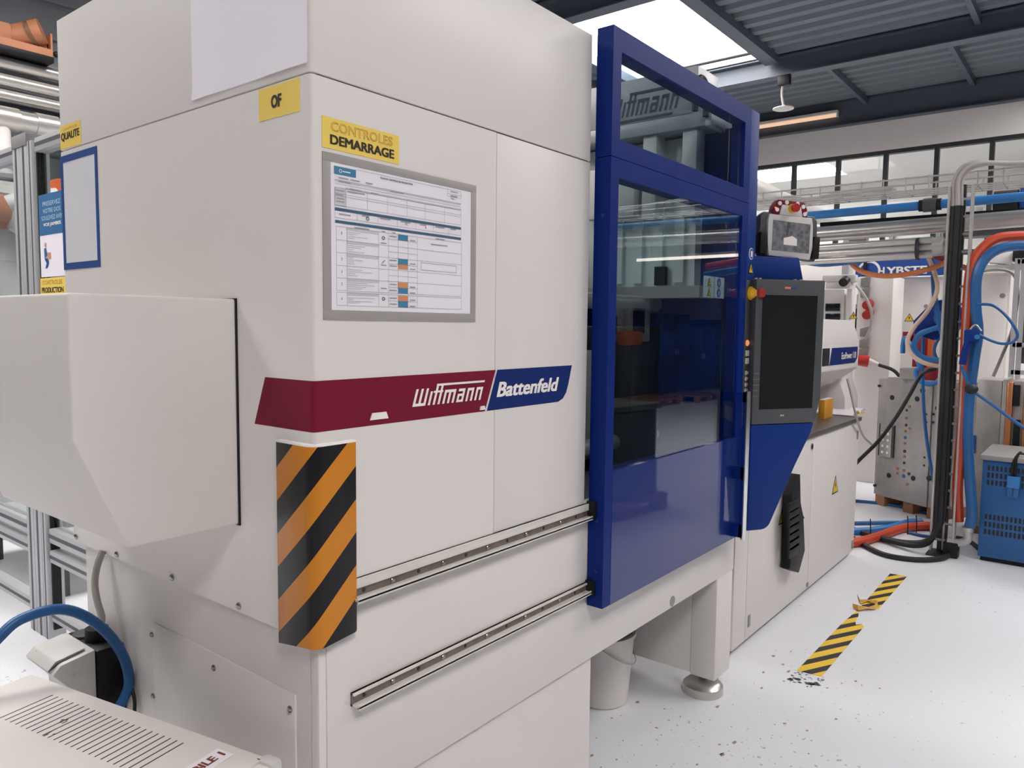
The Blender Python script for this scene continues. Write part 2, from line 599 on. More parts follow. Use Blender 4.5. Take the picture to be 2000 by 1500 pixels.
# ---- the next hall, seen through the glazing
nh = thing('wall_far', 'neighbouring hall beyond the glazing with white walls', None, (16, 3, 0), kind='structure')
MB().box(20.2, 20.4, -1.5, 12, 0, 5.4).build('end_wall', WALLG, nh)
MB().box(12.0, 20.4, 12, 12.2, 0, 5.4).build('side_wall', WALLG, nh)
sx0, sx1, sy0, sy1 = 15.0, 18.6, at(1645, 335, Z=5.3).y, 8.0
k = MB()
k.box(12.2, sx0, -1.5, 12, 5.3, 5.4)
k.box(sx1, 20.4, -1.5, 12, 5.3, 5.4)
k.box(sx0, sx1, -1.5, sy0, 5.3, 5.4)
k.box(sx0, sx1, sy1, 12, 5.3, 5.4)
k.build('flat_ceiling', WALLG, nh)
s = thing('window_21', 'bright roof light of the neighbouring hall', None, ((sx0 + sx1) / 2, (sy0 + sy1) / 2, 5.38), kind='structure')
MB().box(sx0, sx1, sy0, sy1, 5.38, 5.4).build('glazing', SKYM, s)
k = MB()
for yy in range(9):
    y = 7.5 - yy * 1.05
    k.box(20.1, 20.18, y - .05, y + .05, 2.4, 4.55)
wf = thing('window_22', 'far window frames of the neighbouring hall', None, (20.15, 3, 2.4), kind='structure')
first = MB().box(20.1, 20.18, 7.45, 7.55, 2.4, 4.2).build('mullion', MGREY, wf)
for j in range(1, 9):
    share(first, 'mullion', wf, (0, -1.05 * j, 0))
MB().box(20.08, 20.19, -1.4, 11.9, 4.2, 4.3).build('head_rail', MGREY, wf)
MB().box(20.08, 20.19, -1.4, 11.9, 3.1, 3.16).build('transom', LGREY, wf)

# ---- the other walls of the hall
k = MB()
zz = 0.0
prof = []
while zz < 5.3:
    prof += [(7.0, zz), (7.0, zz + .30), (7.04, zz + .31), (7.04, zz + .35)]
    zz += .36
m = len(prof)
k.add([(x, y, z) for x in (-10.2, 12.2) for y, z in prof], [(i, i + 1, m + i + 1, m + i) for i in range(m - 1)])
k.box(-10.2, 12.2, 7.06, 7.2, 0, 5.3)
tag(k.build('wall_left', SIDING), 'grey horizontally ribbed metal side wall', kind='structure')
tag(MB().box(-10.2, 20.4, -13.2, -13, 0, 5.3).build('wall_right', WALLG), 'pale grey side wall across the aisle', kind='structure')
tag(MB().box(-10.4, -10.2, -13, 7.1, 0, 5.3).build('wall_front', WALLG), 'pale grey wall behind the viewpoint', kind='structure')
tag(MB().box(20.4, 20.6, -13, -1.5, 0, 5.3).build('wall_end', WALLG), 'pale grey end wall of the aisle', kind='structure')
MB().box(12.05, 20.5, -13, -1.5, ROOFZ, ROOFZ + .1).build('deck_sheet', CEIL, ceil)


def tube_lamp(y0, y1, x, z, label, hung=True, glow=None):
    t = thing('tube_lamp', label, 'lamp', (x, (y0 + y1) / 2, z), group='tube lamps')
    MB().cyl((x, y0 + .02, z), (x, y1 - .02, z), .028, n=12).build('tube', glow or TUBEM, t)
    k = MB().box(x - .05, x + .05, y0, y1, z + .03, z + .07)
    k.box(x - .04, x + .04, y0, y0 + .02, z - .03, z + .03).box(x - .04, x + .04, y1 - .02, y1, z - .03, z + .03)
    k.build('batten', LGREY, t)
    if hung:
        for y in (y0 + .3, y1 - .3):
            MB().cyl((x, y, z + .06), (x, y, ROOFZ), .006, n=6).build('suspension_wire', STEEL, t)
    return t


tube_lamp(2.38, 3.72, 11.9, 4.98, 'glowing tube lamp fixed below the dark beam over the end wall', False, TUBEW)
tube_lamp(-5.8, -3.3, 10.3, 3.0, 'hanging tube lamp across the aisle reflected in the blue door')
tube_lamp(-6.6, -4.2, 12.9, 2.95, 'farther hanging tube lamp above the white press across the aisle')

# ================================================================== THE MOULDING MACHINE
mach = thing('moulding_machine', 'large white injection moulding machine with crimson and navy stripe and blue sliding door', 'machine', (1.1, .6, 0))
TOPZ, SEAMZ, FLZ = 2.452, 2.084, .94
YB = 1.166


def corner_plan(x1, t, y1, r=.009):
    arc = [(r - r * math.cos(a), r - r * math.sin(a)) for a in [i * math.pi / 10 for i in range(6)]]
    return [(0, y1)] + arc + [(x1, 0), (x1, t), (t, t), (t, y1)]


def plan_box(x1, y1, r=.012):
    arc = [(r - r * math.cos(a), r - r * math.sin(a)) for a in [i * math.pi / 10 for i in range(6)]]
    return [(0, y1)] + arc + [(x1, 0), (x1, y1)]


MB().prism(plan_box(1.004, YB), 'z', SEAMZ + .004, TOPZ).build('upper_hood', WHITE, mach, bevel=.002)
k = MB()
k.prism(corner_plan(.5665, .02, YB), 'z', 1.054, SEAMZ)
k.prism([(0, YB)] + [(.009 - .009 * math.cos(i * math.pi / 10), .009 - .009 * math.sin(i * math.pi / 10)) for i in range(6)] + [(.02, 0), (.02, YB)], 'z', FLZ, 1.054)
k.build('corner_panel', WHITE, mach)
MB().box(.5695, 1.004, 0, .02, 1.054, SEAMZ).build('front_panel', WHITE, mach, bevel=.0015)
MB().box(.02, .998, .006, YB - .01, FLZ + .01, SEAMZ + .004).build('inner_body', GAP, mach)
MB().box(.03, 2.226, .004, .034, .541, 1.054).build('lower_skirt', BASEW, mach, bevel=.003)
k = MB().box(.022, 1.084, .022, 1.118, .02, .95)
base = k.build('base', BASEW, mach, bevel=.002)
MB().box(.012, .022, .034, 1.118, .02, .945).build('base_end_plate', BASEW, mach)
MB().box(.0105, .03, .006, .032, .02, .95).build('corner_post', BASEW, mach, bevel=.002)
MB().box(.03, 1.084, .016, .024, .02, .541).build('base_side_plate', BASEW, mach)
cp = MB().box(.008, .013, at(576, 1400, X=.008).y, at(297, 1212, X=.008).y, .08, at(400, 1268, X=.008).z).build('cover_plate', BASEW, mach, bevel=.0012)
bolts(cp, [at(x / 3.1258, 1020 + y / 3.1258, X=.008) for x, y in ((930, 685), (1308, 888), (1773, 1140), (938, 1060))], (-1, 0, 0), .0078, .0055)
bolts(mach, [at(x / 3.1258, 1020 + y / 3.1258, X=0) for x, y in ((466, 88), (715, 195), (1052, 337), (1461, 510))], (-1, 0, 0), .0085, .006)

# discharge chute on the end face
CP = [(-.0015, 1.651), (-.347, 1.651), (-.345, 1.375), (-.2465, 1.146), (-.0015, 1.146)]
ch = MB().prism(CP, 'y', .27, .955).build('chute', CHUTEW, mach, bevel=.006, seg=3)
MB().prism([(0, 1.6525), (-.0045, 1.6525), (-.0045, 1.144), (0, 1.144)], 'y', .2675, .957).build('gasket', BLACK, ch)

# stripe with the maker's lettering
E0 = -.0006
k = MB()
k.quad((E0, .165, 1.484), (E0, .009, 1.484), (E0, .009, 1.38), (E0, .207, 1.38))
arc = [(.009 - .0096 * math.cos(i * math.pi / 10), .009 - .0096 * math.sin(i * math.pi / 10)) for i in range(6)]
for (a, c), (d, e) in zip(arc, arc[1:]):
    k.quad((a, c, 1.484), (d, e, 1.484), (d, e, 1.38), (a, c, 1.38))
k.quad((.009, E0, 1.484), (.5705, E0, 1.484), (.529, E0, 1.38), (.009, E0, 1.38))
st = k.build('crimson_stripe', RED, mach)
squared_logo(WFILM, st, (.272, E0, 1.411), X1, Z1, .25, .049)
k = MB()
k.quad((.5775, E0, 1.484), (.923, E0, 1.484), (.905, E0, 1.427), (.895, E0, 1.405), (.878, E0, 1.388), (.855, E0, 1.3805), (.536, E0, 1.38))
nv = k.build('navy_stripe', NAVY, mach)
lettering('Battenfeld', WFILM, nv, (.575, E0, 1.4125), X1, Z1, .281, .04, bold=.03, shear=.25)
for (x0, x1, y0, y1, s) in ((.146, .198, 1.392, 1.407, .006), (.508, .529, 1.3845, 1.3945, .003)):
    k = MB()
    k.add([(x0 - s * 0, -.003, y0), (x1, -.003, y0), (x1 - s, -.003, y1), (x0 + s, -.003, y1), (x0, -.0006, y0), (x1, -.0006, y0), (x1 - s, -.0006, y1), (x0 + s, -.0006, y1)],
          [(0, 1, 2, 3), (4, 7, 6, 5), (0, 4, 5, 1), (1, 5, 6, 2), (2, 6, 7, 3), (3, 7, 4, 0)])
    k.build('worn_patch', WFILM, mach)

# guide rails of the sliding door
RAILM = mat('rail_aluminium', (222, 217, 212), 0.35, 0.15, var=0.08, scale=20)
RAILW = mat('rail_web_stained', (128, 116, 108), 0.45, 0.4, var=0.4, scale=30)


def rail(x0, x1, z0, z1, xs, lip):
    d = -.020
    k = MB().box(x0, x1, -.008, .004, z1 - lip, z1).box(x0, x1, d - .004, .004, z0, z0 + .006)
    k.box(x0, x1, d - .004, d, z0 - .003, z0 + .009)
    r = k.build('guide_rail', RAILM, mach, bevel=.001)
    MB().box(x0, x1, -.003, .004, z0, z1).build('rail_web', RAILW, r)
    zc = (z0 + .006 + z1 - lip) / 2
    bolts(r, [(x, -.003, zc) for x in xs[::2]], (0, -1, 0), .0048, .0025, DSTEEL, 'slot_screw')
    bolts(r, [(x, -.003, zc) for x in xs[1::2]], (0, -1, 0), .0062, .005, BOLTM, 'cap_screw')


rail(.092, 1.4, 1.008, 1.053, [.125 + .083 * i for i in range(11)], .021)
rail(.092, 1.4, .772, .802, [.125 + .083 * i for i in range(11)], .006)

# sliding door
FY = -.056
DX0, DX1, DZ0, DZ1 = 1.03, 2.104, .727, 2.478
k = MB()
k.box(DX0, DX0 + .046, FY, 0, DZ0, 2.1015)
k.box(DX1 - .06, DX1, FY, 0, 1.152, 2.1015)
k.box(DX0 + .046, DX1 - .06, FY, 0, 2.046, 2.1015)
door = k.build('sliding_door', BLUE, mach)
MB().box(DX0 + .046, DX1, FY - .0006, -.002, DZ0, 1.152).build('lower_panel', BLUEG, door)
k = MB()
k.box(DX0, DX0 + .048, FY, 0, 2.1035, DZ1)
k.box(DX1 - .06, DX1, FY, 0, 2.1035, DZ1)
k.box(DX0 + .048, DX1 - .06, FY, 0, 2.1035, 2.157)
k.box(DX0 + .048, DX1 - .06, FY, 0, 2.412, DZ1)
k.build('upper_frame', BLUE, door)
MB().box(DX0 + .04, DX1 - .05, FY + .006, FY + .011, 1.148, 2.05).build('lower_pane', PANEG, door)
MB().box(DX0 + .04, DX1 - .05, FY + .006, FY + .011, 2.15, 2.42).build('upper_pane', PANEG, door)
for z0, z1 in ((1.005, 1.06), (.765, .81)):
    MB().box(DX0 - .012, DX0 + .002, -.03, .0, z0, z1).build('roller_slot', BLACK, door)
bolts(door, [(DX0, -.03, z) for z in (1.0, .84, 1.93)], (-1, 0, 0), .006, .003, BLUEP, 'side_screw')
# grip: blue plate with two openings and a chrome edge tube
GX = 2.035
k = MB()
k.box(GX - .012, GX + .004, -.102, FY, .745, .80).box(GX - .012, GX + .004, -.102, FY, .985, 1.035).box(GX - .012, GX + .004, -.102, FY, 1.30, 1.34)
k.box(GX - .012, GX + .004, -.102, -.092, .745, 1.34)
grip = k.build('grip_plate', BLUE, door)
MB().cyl((GX, -.108, .735), (GX, -.108, 1.345), .0115, n=20).build('grip_tube', CHROME, grip)
# sign on the pane: two triangles, two round mandatory signs
a, c = at(1381, 538, Y=FY), at(1422, 583, Y=FY)
sx0, sx1, sz0, sz1 = 1.726, 1.915, 1.712, 1.792
SGY = FY + .013                             # the sign sits on the inner side of the pane
sg = MB().box(sx0, sx1, SGY, SGY + .002, sz0, sz1).build('safety_sign', LGREY, door)
for z in (sz0 + .02, sz0 + .059):
    warn_triangle(sg, (sx0 + .05, SGY - .0002, z - .003), X1, Z1, .0185, name='triangle')
    MB().cyl((sx1 - .05, SGY, z), (sx1 - .05, SGY - .0005, z), .0175, n=20).build('mandatory_disc', LABELBL, sg)
    MB().box(sx1 - .055, sx1 - .047, SGY - .0012, SGY - .0006, z - .009, z + .006).build('pictogram', LGREY, sg)
k = MB().box(sx0 + .093, sx0 + .0945, SGY - .0005, SGY, sz0, sz1).box(sx0, sx1, SGY - .0005, SGY, sz0 + .0395, sz0 + .0405)
k.build('divider_line', INK, sg)

# interior behind the door
inn = MB().box(1.0, 2.25, 1.10, 1.14, .6, 2.44).build('rear_guard', CURTAIN, mach)
pr, pq = at(1366, 400, X=2.085), at(1362, 560, X=2.085)
cur = MB().box(2.085, 2.118, pr.y, 1.09, pq.z, 2.40).build('inner_screen', CURTAIN, mach)
for i in range(4):
    y = pr.y + .06 + i * .1
    MB().box(2.07, 2.085, y, y + .045, pq.z + .02, 2.39).build('screen_rib', CURTAIN, cur)
MB().box(2.055, 2.085, pr.y, pr.y + .022, pq.z, 2.40).build('screen_post', LGREY, cur)
MB().box(1.98, 2.118, pr.y - .06, 1.09, pq.z - .05, pq.z).build('screen_sill', STEEL, cur)
MB().box(2.06, 2.085, pr.y + .14, pr.y + .19, pq.z + .01, pq.z + .09).build('sensor_box', BLACK, cur)
MB().box(1.02, 2.3, .05, 1.1, .60, 1.0).build('machine_bed', DGREY, mach, bevel=.01)
pl = MB().box(1.78, 2.02, .28, 1.05, 1.0, 1.60).build('moving_platen', DSTEEL, mach, bevel=.01)
tb0 = at(1202, 590, Y=.36)
for y, z in ((.36, tb0.z), (.95, tb0.z), (.36, 1.12), (.95, 1.12)):
    MB().cyl((1.0, y, z), (2.3, y, z), .032, n=20).build('tie_bar', STAIN, mach)
MB().box(2.12, 2.26, .03, 1.1, .6, 2.42).build('fixed_platen_cover', BLUEP, mach, bevel=.004)
MB().box(1.45, 1.76, .42, .9, 1.05, 1.5).build('mould_half', MACHST, mach, bevel=.006)

# pillar at the end of the door, with push-buttons
px0, px1 = 2.112, 2.205
pil = MB().box(px0, px1, -.052, .03, .75, 2.482).build('door_pillar', BLUEP, mach, bevel=.003)
bs = MB().box(px0 - .003, px1 + .001, -.058, -.04, 1.19, 1.795).build('button_strip', DGREY, pil, bevel=.002)
es = at(1466, 573, Y=-.07)
ex = (px0 + px1) / 2 - .012
ez = 1.742
k = MB()
k.lathe([(.026, .058), (.026, .066), (.018, .07), (.016, .083)], (ex, 0, 0), 20, 'z')
k.xf(Matrix.Translation((0, 0, 0)))
e1 = MB().cyl((ex, -.058, ez), (ex, -.068, ez), .028, n=24).cyl((ex, -.068, ez), (ex, -.094, ez), .024, .017, n=24).build('estop_collar', ESTOPY, bs)
MB().cyl((ex, -.094, ez), (ex, -.104, ez), .019, n=24).cyl((ex, -.104, ez), (ex, -.116, ez), .021, .017, n=24).build('estop_knob', ESTOPR, e1)
LAMPOR = mat('lit_orange_button', (250, 150, 90), 0.4, emit=0.6)
for dx, m in ((-.016, LAMPOR), (.014, LGREY)):
    MB().cyl((ex + dx, -.058, 1.537), (ex + dx, -.063, 1.537), .0125, n=18).build('round_button', m, bs)
for zz in (1.494, 1.462):
    for dx in (-.017, .013):
        MB().box(ex + dx - .0115, ex + dx + .0115, -.062, -.058, zz - .012, zz + .012).build('square_button', LGREY, bs, bevel=.001)
for i in range(5):
    for dx in ((-.017, .012) if i < 4 else (-.017,)):
        MB().cyl((ex + dx, -.058, 1.412 - i * .0245), (ex + dx, -.0605, 1.412 - i * .0245), .0095, n=16).build('small_button', LGREY, bs)
ms = MB().cyl(((px0 + px1) / 2, -.052, 1.905), ((px0 + px1) / 2, -.0535, 1.905), .024, n=24).build('manual_sign', WFILM, pil)
MB().cyl(((px0 + px1) / 2, -.0535, 1.905), ((px0 + px1) / 2, -.0545, 1.905), .021, n=24).build('sign_field', LABELBL, ms)
MB().box((px0 + px1) / 2 - .009, (px0 + px1) / 2 + .009, -.0552, -.0545, 1.892, 1.916).build('pictogram', WFILM, ms)
warn_triangle(pil, ((px0 + px1) / 2, -.0525, 1.842), X1, Z1, .028)

# lower frame, leg and foot
MB().box(2.06, 2.226, .006, .12, .09, .541).build('leg', BASEW, mach, bevel=.006)
MB().box(2.06, 2.16, .12, 1.1, .10, .541).build('leg_web', BASEW, mach)
MB().box(1.30, 2.2, 1.0, 1.1, .08, .54).build('rear_plinth', BASEW, mach)
MB().box(1.08, 2.2, .5, 1.1, .541, .62).build('bed_underside', MGREY, mach)
ft = MB().lathe([(.088, 0), (.088, .012), (.086, .035), (.07, .05), (.035, .058)], (2.125, .085, 0), 28).build('levelling_foot', STAIN, mach)
MB().cyl((2.125, .085, .05), (2.125, .085, .1), .02, n=12).build('foot_spindle', BOLTM, ft)
MB().cyl(tuple(at(1313, 1174, Y=.004)), tuple(at(1313, 1174, Y=.004) - Y1 * .0015), .02, n=20).build('plug_cap', MGREY, mach)

# traverse robot on top of the machine
rob = thing('traverse_robot', 'grey overhead robot beam with dark lettering seen through the upper door pane', 'robot', (2.1, .9, 2.3))
MB().box(2.0, 2.2, .13, 2.3, 2.468, 2.66).build('beam', ALU, rob, bevel=.008)
MB().box(1.985, 2.2, .085, 2.3, 2.41, 2.468).build('guide_carriage', ALU, rob, bevel=.004)
MB().box(1.98, 2.19, .06, .086, 2.405, 2.47).build('end_cap', LGREY, rob, bevel=.003)
MB().box(1.996, 2.0, .15, 2.3, 2.462, 2.472).build('groove_line', GAP, rob)
ta, tb_ = at(1328, 184, X=2.0), at(1322, 218, X=2.0)
RINK = mat('slate_ink', (48, 58, 78), 0.5)
squared_logo(RINK, rob, (1.999, ta.y + .345, 2.503), -Y1, Z1, .35, .098, bars=(1, 2))
for x in (1268, 1345):
    q = at(x, 290, X=2.02)
    MB().box(2.0, 2.08, q.y - .045, q.y + .02, 2.06, 2.41).build('vertical_arm', LGREY, rob, bevel=.004)
MB().box(2.01, 2.06, .42, .7, 2.08, 2.30).build('drive_cover', LGREY, rob, bevel=.006)

# ================================================================== CONTROL CONSOLE
con = thing('control_console', 'dark grey swivelling touch screen console with blue lower cover beside the blue door', 'control panel', (2.1, -.07, 0), -math.radians(33))
MB().prism([(.037, 1.198), (.353, 1.198), (.381, 1.30), (.381, 1.802), (.037, 1.799)], 'y', 0, .055).build('bezel', DGREY, con, bevel=.004, local=True)
MB().prism([(.070, 1.261), (.337, 1.261), (.344, 1.736), (.069, 1.735)], 'y', -.002, .004).build('screen', SCREEN, con, local=True)
pts = [(.034, .748), (.105, .748)] + [(.105 + .05 * math.sin(a), .798 - .05 * math.cos(a)) for a in (0.3, .6, .9, 1.1)] + [(.262, 1.01), (.340, 1.155), (.353, 1.196), (.037, 1.196)]
MB().prism(pts, 'y', .002, .05).build('lower_cover', BLUEP, con, bevel=.004, local=True)
MB().box(.08, .25, .05, .2, 1.3, 1.5).build('swivel_arm', BLUEP, con, local=True)
for i in range(5):
    MB().box(.037, .066, -.0012, .002, 1.316 + i * .0235, 1.3175 + i * .0235).build('marker_line', MGREY, con, local=True)
MB().box(.176, .206, -.0012, .002, 1.762, 1.771).build('orange_emblem', ORANGE, con, local=True)
MB().box(.208, .238, -.0012, .002, 1.762, 1.771).build('blue_emblem', LABELBL, con, local=True)
lettering('WITTMANN', WFILM, con, (.179, -.0012, 1.7645), X1, Z1, .024, .004, local=True)
k = MB()
k.quad((.178, -.001, 1.228), (.186, -.001, 1.232), (.194, -.001, 1.228), (.194, -.001, 1.238), (.186, -.001, 1.234), (.178, -.001, 1.238))
k.build('key_mark', LGREY, con, local=True)
for x in (.055, .075, .25, .28):
    MB().cyl((x, .03, 1.80), (x, .03, 1.806), .006, n=10).build('cap_nut', LGREY, con, local=True)
MB().prism([(.05, 1.79), (.33, 1.79), (.30, 1.90), (.05, 1.90)], 'y', .07, .22).build('blue_hood', BLUEP, con, local=True, bevel=.004)
MB().box(-.02, .10, .10, .2, 1.79, 2.2).build('pendant_bracket', BLUEP, con, local=True, bevel=.004)

# hand-held teach pendant resting in its bracket
tp = thing('teach_pendant', 'white and black robot teach pendant with crimson button crest above the console', 'controller', (2.1 + .0545, -.07 + .0839, 1.895), -math.radians(36))
pd = MB().prism([(.128, .012), (.4, -.006), (.41, .03), (.405, .165), (.39, .188), (.14, .197), (.124, .18), (.118, .06)], 'y', .012, .05).build('case', DGREY, tp, bevel=.006, local=True)
pf = MB().prism([(.162, .012), (.366, 0), (.378, .05), (.376, .15), (.37, .178), (.16, .187), (.153, .16), (.155, .06)], 'y', .002, .03).build('face_plate', LGREY, tp, bevel=.003, local=True)
SCR = mat('pendant_screen', (118, 118, 124), 0.15, var=0.0)
n_ = SCR.node_tree                          # blurred camera picture on the pendant screen
vx = n_.nodes.new('ShaderNodeTexVoronoi')
vx.inputs['Scale'].default_value = 55
tcx = n_.nodes.new('ShaderNodeTexCoord')
n_.links.new(tcx.outputs['Object'], vx.inputs['Vector'])
mxx = n_.nodes.new('ShaderNodeMix')
mxx.data_type = 'RGBA'
mxx.inputs[0].default_value = .5
mxx.inputs[6].default_value = lin((112, 112, 118))
n_.links.new(vx.outputs['Distance'], mxx.inputs[0])
mxx.inputs[7].default_value = lin((140, 138, 142))
mxx.inputs[6].default_value = lin((84, 86, 92))
n_.links.new(mxx.outputs[2], n_.nodes['Principled BSDF'].inputs['Base Color'])
sc = MB().prism([(.175, .035), (.358, .026), (.362, .15), (.178, .162)], 'y', .0, .006).build('screen', SCR, tp, local=True)
k = MB()
k.quad((.23, -.0008, .06), (.296, -.0008, .056), (.296, -.0008, .085), (.272, -.0008, .098), (.25, -.0008, .092), (.23, -.0008, .088))
k.build('screen_image', WFILM, sc, local=True)
k = MB()
k.quad((.245, -.0004, .155), (.262, -.0004, .154), (.25, -.0004, .098), (.24, -.0004, .098))
k.build('screen_shape', DGREY, sc, local=True)
for pl_ in ([(.114, .02), (.15, .015), (.154, .05), (.148, .11), (.118, .11)], [(.374, .004), (.408, .004), (.412, .1), (.384, .1), (.376, .05)]):
    MB().prism(pl_, 'y', -.004, .04).build('side_grip', BLACK, tp, bevel=.005, local=True)
cr = MB().prism([(.176, .188), (.35, .178), (.348, .215), (.334, .243), (.205, .25), (.186, .225)], 'y', .008, .045).build('crest', RED, tp, bevel=.004, local=True)
MB().prism([(.208, .186), (.322, .18), (.312, .222), (.22, .228)], 'y', .002, .02).build('crest_plate', LGREY, tp, bevel=.002, local=True)
for x, z in ((.196, .206), (.209, .233), (.243, .238), (.296, .235), (.325, .224), (.334, .193)):
    MB().cyl((x, .008, z), (x, .003, z), .0088, n=16).build('crest_button', WFILM, cr, local=True)
for x, z in ((.189, .214), (.342, .2)):
    MB().cyl((x, .008, z), (x, .004, z), .004, n=10).build('amber_light', LAMPOR, cr, local=True)
ek = MB().cyl((.268, .002, .213), (.268, -.012, .213), .02, .016, n=20).build('stop_collar', ESTOPY, tp, local=True)
MB().cyl((.268, -.012, .213), (.268, -.028, .213), .016, .018, n=20).build('stop_knob', ESTOPR, ek, local=True)

# ================================================================== CABINET UNDER THE INJECTION UNIT
CY = .12
cab = thing('electrical_cabinet', 'low white cabinet with doors to the right of the blue door', 'cabinet', (3.6, .55, 0))
MB().box(2.53, 4.72, CY + .02, .95, .045, .955).build('body', BASEW, cab)
MB().box(2.56, 4.69, CY + .05, .9, .0, .045).build('plinth', BLACK, cab)
for x0, x1 in ((2.53, 2.695), (2.70, 3.688), (3.693, 4.72)):
    d = MB().box(x0, x1, CY, CY + .02, .03, .955).build('door', BASEW, cab, bevel=.003)
    if x0 > 2.6:
        z = .925 if x0 < 3 else .93
        lk = at(1585, 872, Y=CY) if x0 < 3 else Vector((4.62, CY, .89))
        if x0 < 3:
            MB().cyl((lk.x, CY, lk.z), (lk.x, CY - .006, lk.z), .018, n=18).build('lock', BOLTM, d)
            MB().cyl((lk.x, CY - .006, lk.z), (lk.x, CY - .008, lk.z), .008, n=12).build('key_slot', BLACK, d)
            lk = at(1576, 1142, Y=CY)
            MB().cyl((lk.x, CY, lk.z), (lk.x, CY - .006, lk.z), .015, n=18).build('lock', BOLTM, d)
        for zz in ((.12,) if x0 < 3 else (.86, .08)):
            xx = 2.74 if x0 < 3 else 4.68
            MB().box(xx - .014, xx + .014, CY - .005, CY, zz - .03, zz + .03).build('hinge', MGREY, d, bevel=.002)
WT = mat('worktop_brushed_steel', (120, 116, 114), 0.35, 0.7, var=0.1)
wtop = MB().box(2.53, 4.74, CY - .012, .95, .957, .985).build('worktop', WT, cab, bevel=.003)
q = at(1631, 950, Y=CY)
warn_triangle(cab, (q.x, CY - .0005, q.z), X1, Z1, .075)
q = at(1529, 1006, Y=CY)
warn_triangle(cab, (q.x, CY - .0005, q.z), X1, Z1, .075)
# manuals lying on the worktop
mb = thing('manual_box', 'yellow cardboard manual box standing on the steel worktop', 'box', tuple(at(1610, 818, Z=.985)))
q = at(1612, 816, Z=.985)
MB().box(q.x - .1, q.x + .1, q.y - .02, q.y + .02, .985, 1.115).build('sleeve', mat('amber_card', (216, 152, 44), .6), mb, bevel=.002)
MB().box(q.x - .096, q.x + .096, q.y - .016, q.y + .016, 1.115, 1.118).build('page_block', PAPER, mb)
bk = thing('open_booklet', 'open white booklet lying on the worktop beside the yellow box', 'booklet', tuple(at(1640, 812, Z=.985)))
q = at(1640, 806, Z=.985)
for s_, nm in ((1, 'page'), (-1, 'page')):
    k = MB()
    prof = [(0, 0), (.04, .025), (.1, .03), (.17, .012), (.21, .002)]
    vs = []
    for dx, dz in prof:
        for yy in (-.14, .14):
            vs += [(q.x + s_ * dx, q.y + yy, .987 + dz), (q.x + s_ * dx, q.y + yy, .991 + dz)]
    fs = []
    for i in range(len(prof) - 1):
        o = i * 4
        fs += [(o, o + 4, o + 6, o + 2), (o + 1, o + 3, o + 7, o + 5), (o, o + 1, o + 5, o + 4), (o + 2, o + 6, o + 7, o + 3)]
    k.add(vs, fs)
    k.build(nm, PAPER, bk)
q = at(1665, 807, Z=.986)
tag(MB().box(q.x - .12, q.x + .12, q.y - .06, q.y + .06, .9855, .988).build('note_card', YELLOW), 'small yellow card lying at the far end of the worktop', 'card')

# injection unit housing above the cabinet
inj = thing('injection_unit_housing', 'white angular injection unit housing with navy nameplate above the low cabinet', 'machine housing', (4.2, .5, .985))
XE = 4.86
YF = .18
ty = at(1666, 626, X=XE).y
prof = [(YF, 1.325), (YF, 1.52), (ty, 1.66), (.95, 1.66), (.95, 1.2), (.34, 1.2)]
hood = MB().prism(prof, 'x', 2.75, XE).build('hood', WHITE, inj, bevel=.006)
MB().box(3.5, 4.72, .48, .95, .985, 1.2).build('lower_fairing', WHITE, inj, bevel=.02)
MB().prism([(.24, .985), (.24, 1.10), (.32, 1.33), (.95, 1.33), (.95, .985)], 'x', 4.80, 5.15).build('rear_fairing', WHITE, inj, bevel=.01)
c0, c1, c2, c3 = (4.155, 1.352), (4.80, 1.372), (4.825, 1.472), (4.19, 1.472)
plx = MB().add([(x, y, z) for y in (YF - .003, YF) for x, z in ((4.16, 1.362), (4.76, 1.362), (4.82, 1.395), (4.82, 1.474), (4.20, 1.474))],
               [(0, 1, 2, 3, 4), (9, 8, 7, 6, 5)] + [(i, (i + 1) % 5, 5 + (i + 1) % 5, 5 + i) for i in range(5)]).build('nameplate', NAVY, inj)
lettering('EcoPower 110', WFILM, plx, (4.42, YF - .003, 1.395), X1, Z1, .36, .045, bold=.02)
MB().box(4.0, 4.15, YF - .002, YF, 1.362, 1.474).build('dark_window', SCREEN, inj)
MB().box(3.9, 4.35, .475, .482, 1.10, 1.15).build('vent_slot', DGREY, inj)

# black cable chain hanging in front of the cabinet
cc = thing('cable_chain', 'black plastic cable chain hanging down in front of the white cabinet doors', 'cable chain', tuple(at(1548, 1112, Y=.09)))


def zp(x, y, Y):
    q = at(1100 + x / 3.3333, 680 + y / 3.3333, Y=Y)
    return (q.x, q.z)


sp = [(1508, 815), (1455, 955), (1445, 1390), (1437, 1432), (1500, 1455), (1540, 1310), (1530, 1090), (1512, 1000)]
MB().prism([zp(x, y, .09) for x, y in sp], 'y', .06, .112).build('spine', BLACK, cc, bevel=.004)
MB().prism([zp(x, y, .09) for x, y in ((1515, 1020), (1562, 1108), (1526, 1100))], 'y', .08, .1).build('latch_fin', BLACK, cc)
for i in range(7):
    y = 1010 + i * 48
    a, c = zp(1450, y, .07), zp(1512, y + 30, .07)
    MB().box(a[0], c[0], .05, .062, c[1], a[1]).build('chain_link', BLACK, cc, bevel=.003)

# white bucket under the machine bed
bu = thing('bucket', 'white plastic bucket standing under the machine bed', 'bucket', (1.79, .40, 0))
MB().lathe([(.105, 0), (.112, .004), (.135, .29), (.142, .29), (.142, .305), (.128, .305), (.104, .012)], (1.79, .40, 0), 36).build('shell', WHITE, bu)
MB().tube([(1.79 + .142 * math.cos(a), .40 + .142 * math.sin(a), .27 - .09 * math.sin((a + 2.6) / 2.9 * math.pi)) for a in [-2.6 + i * 2.9 / 8 for i in range(9)]], .0025, 6).build('wire_handle', STEEL, bu)

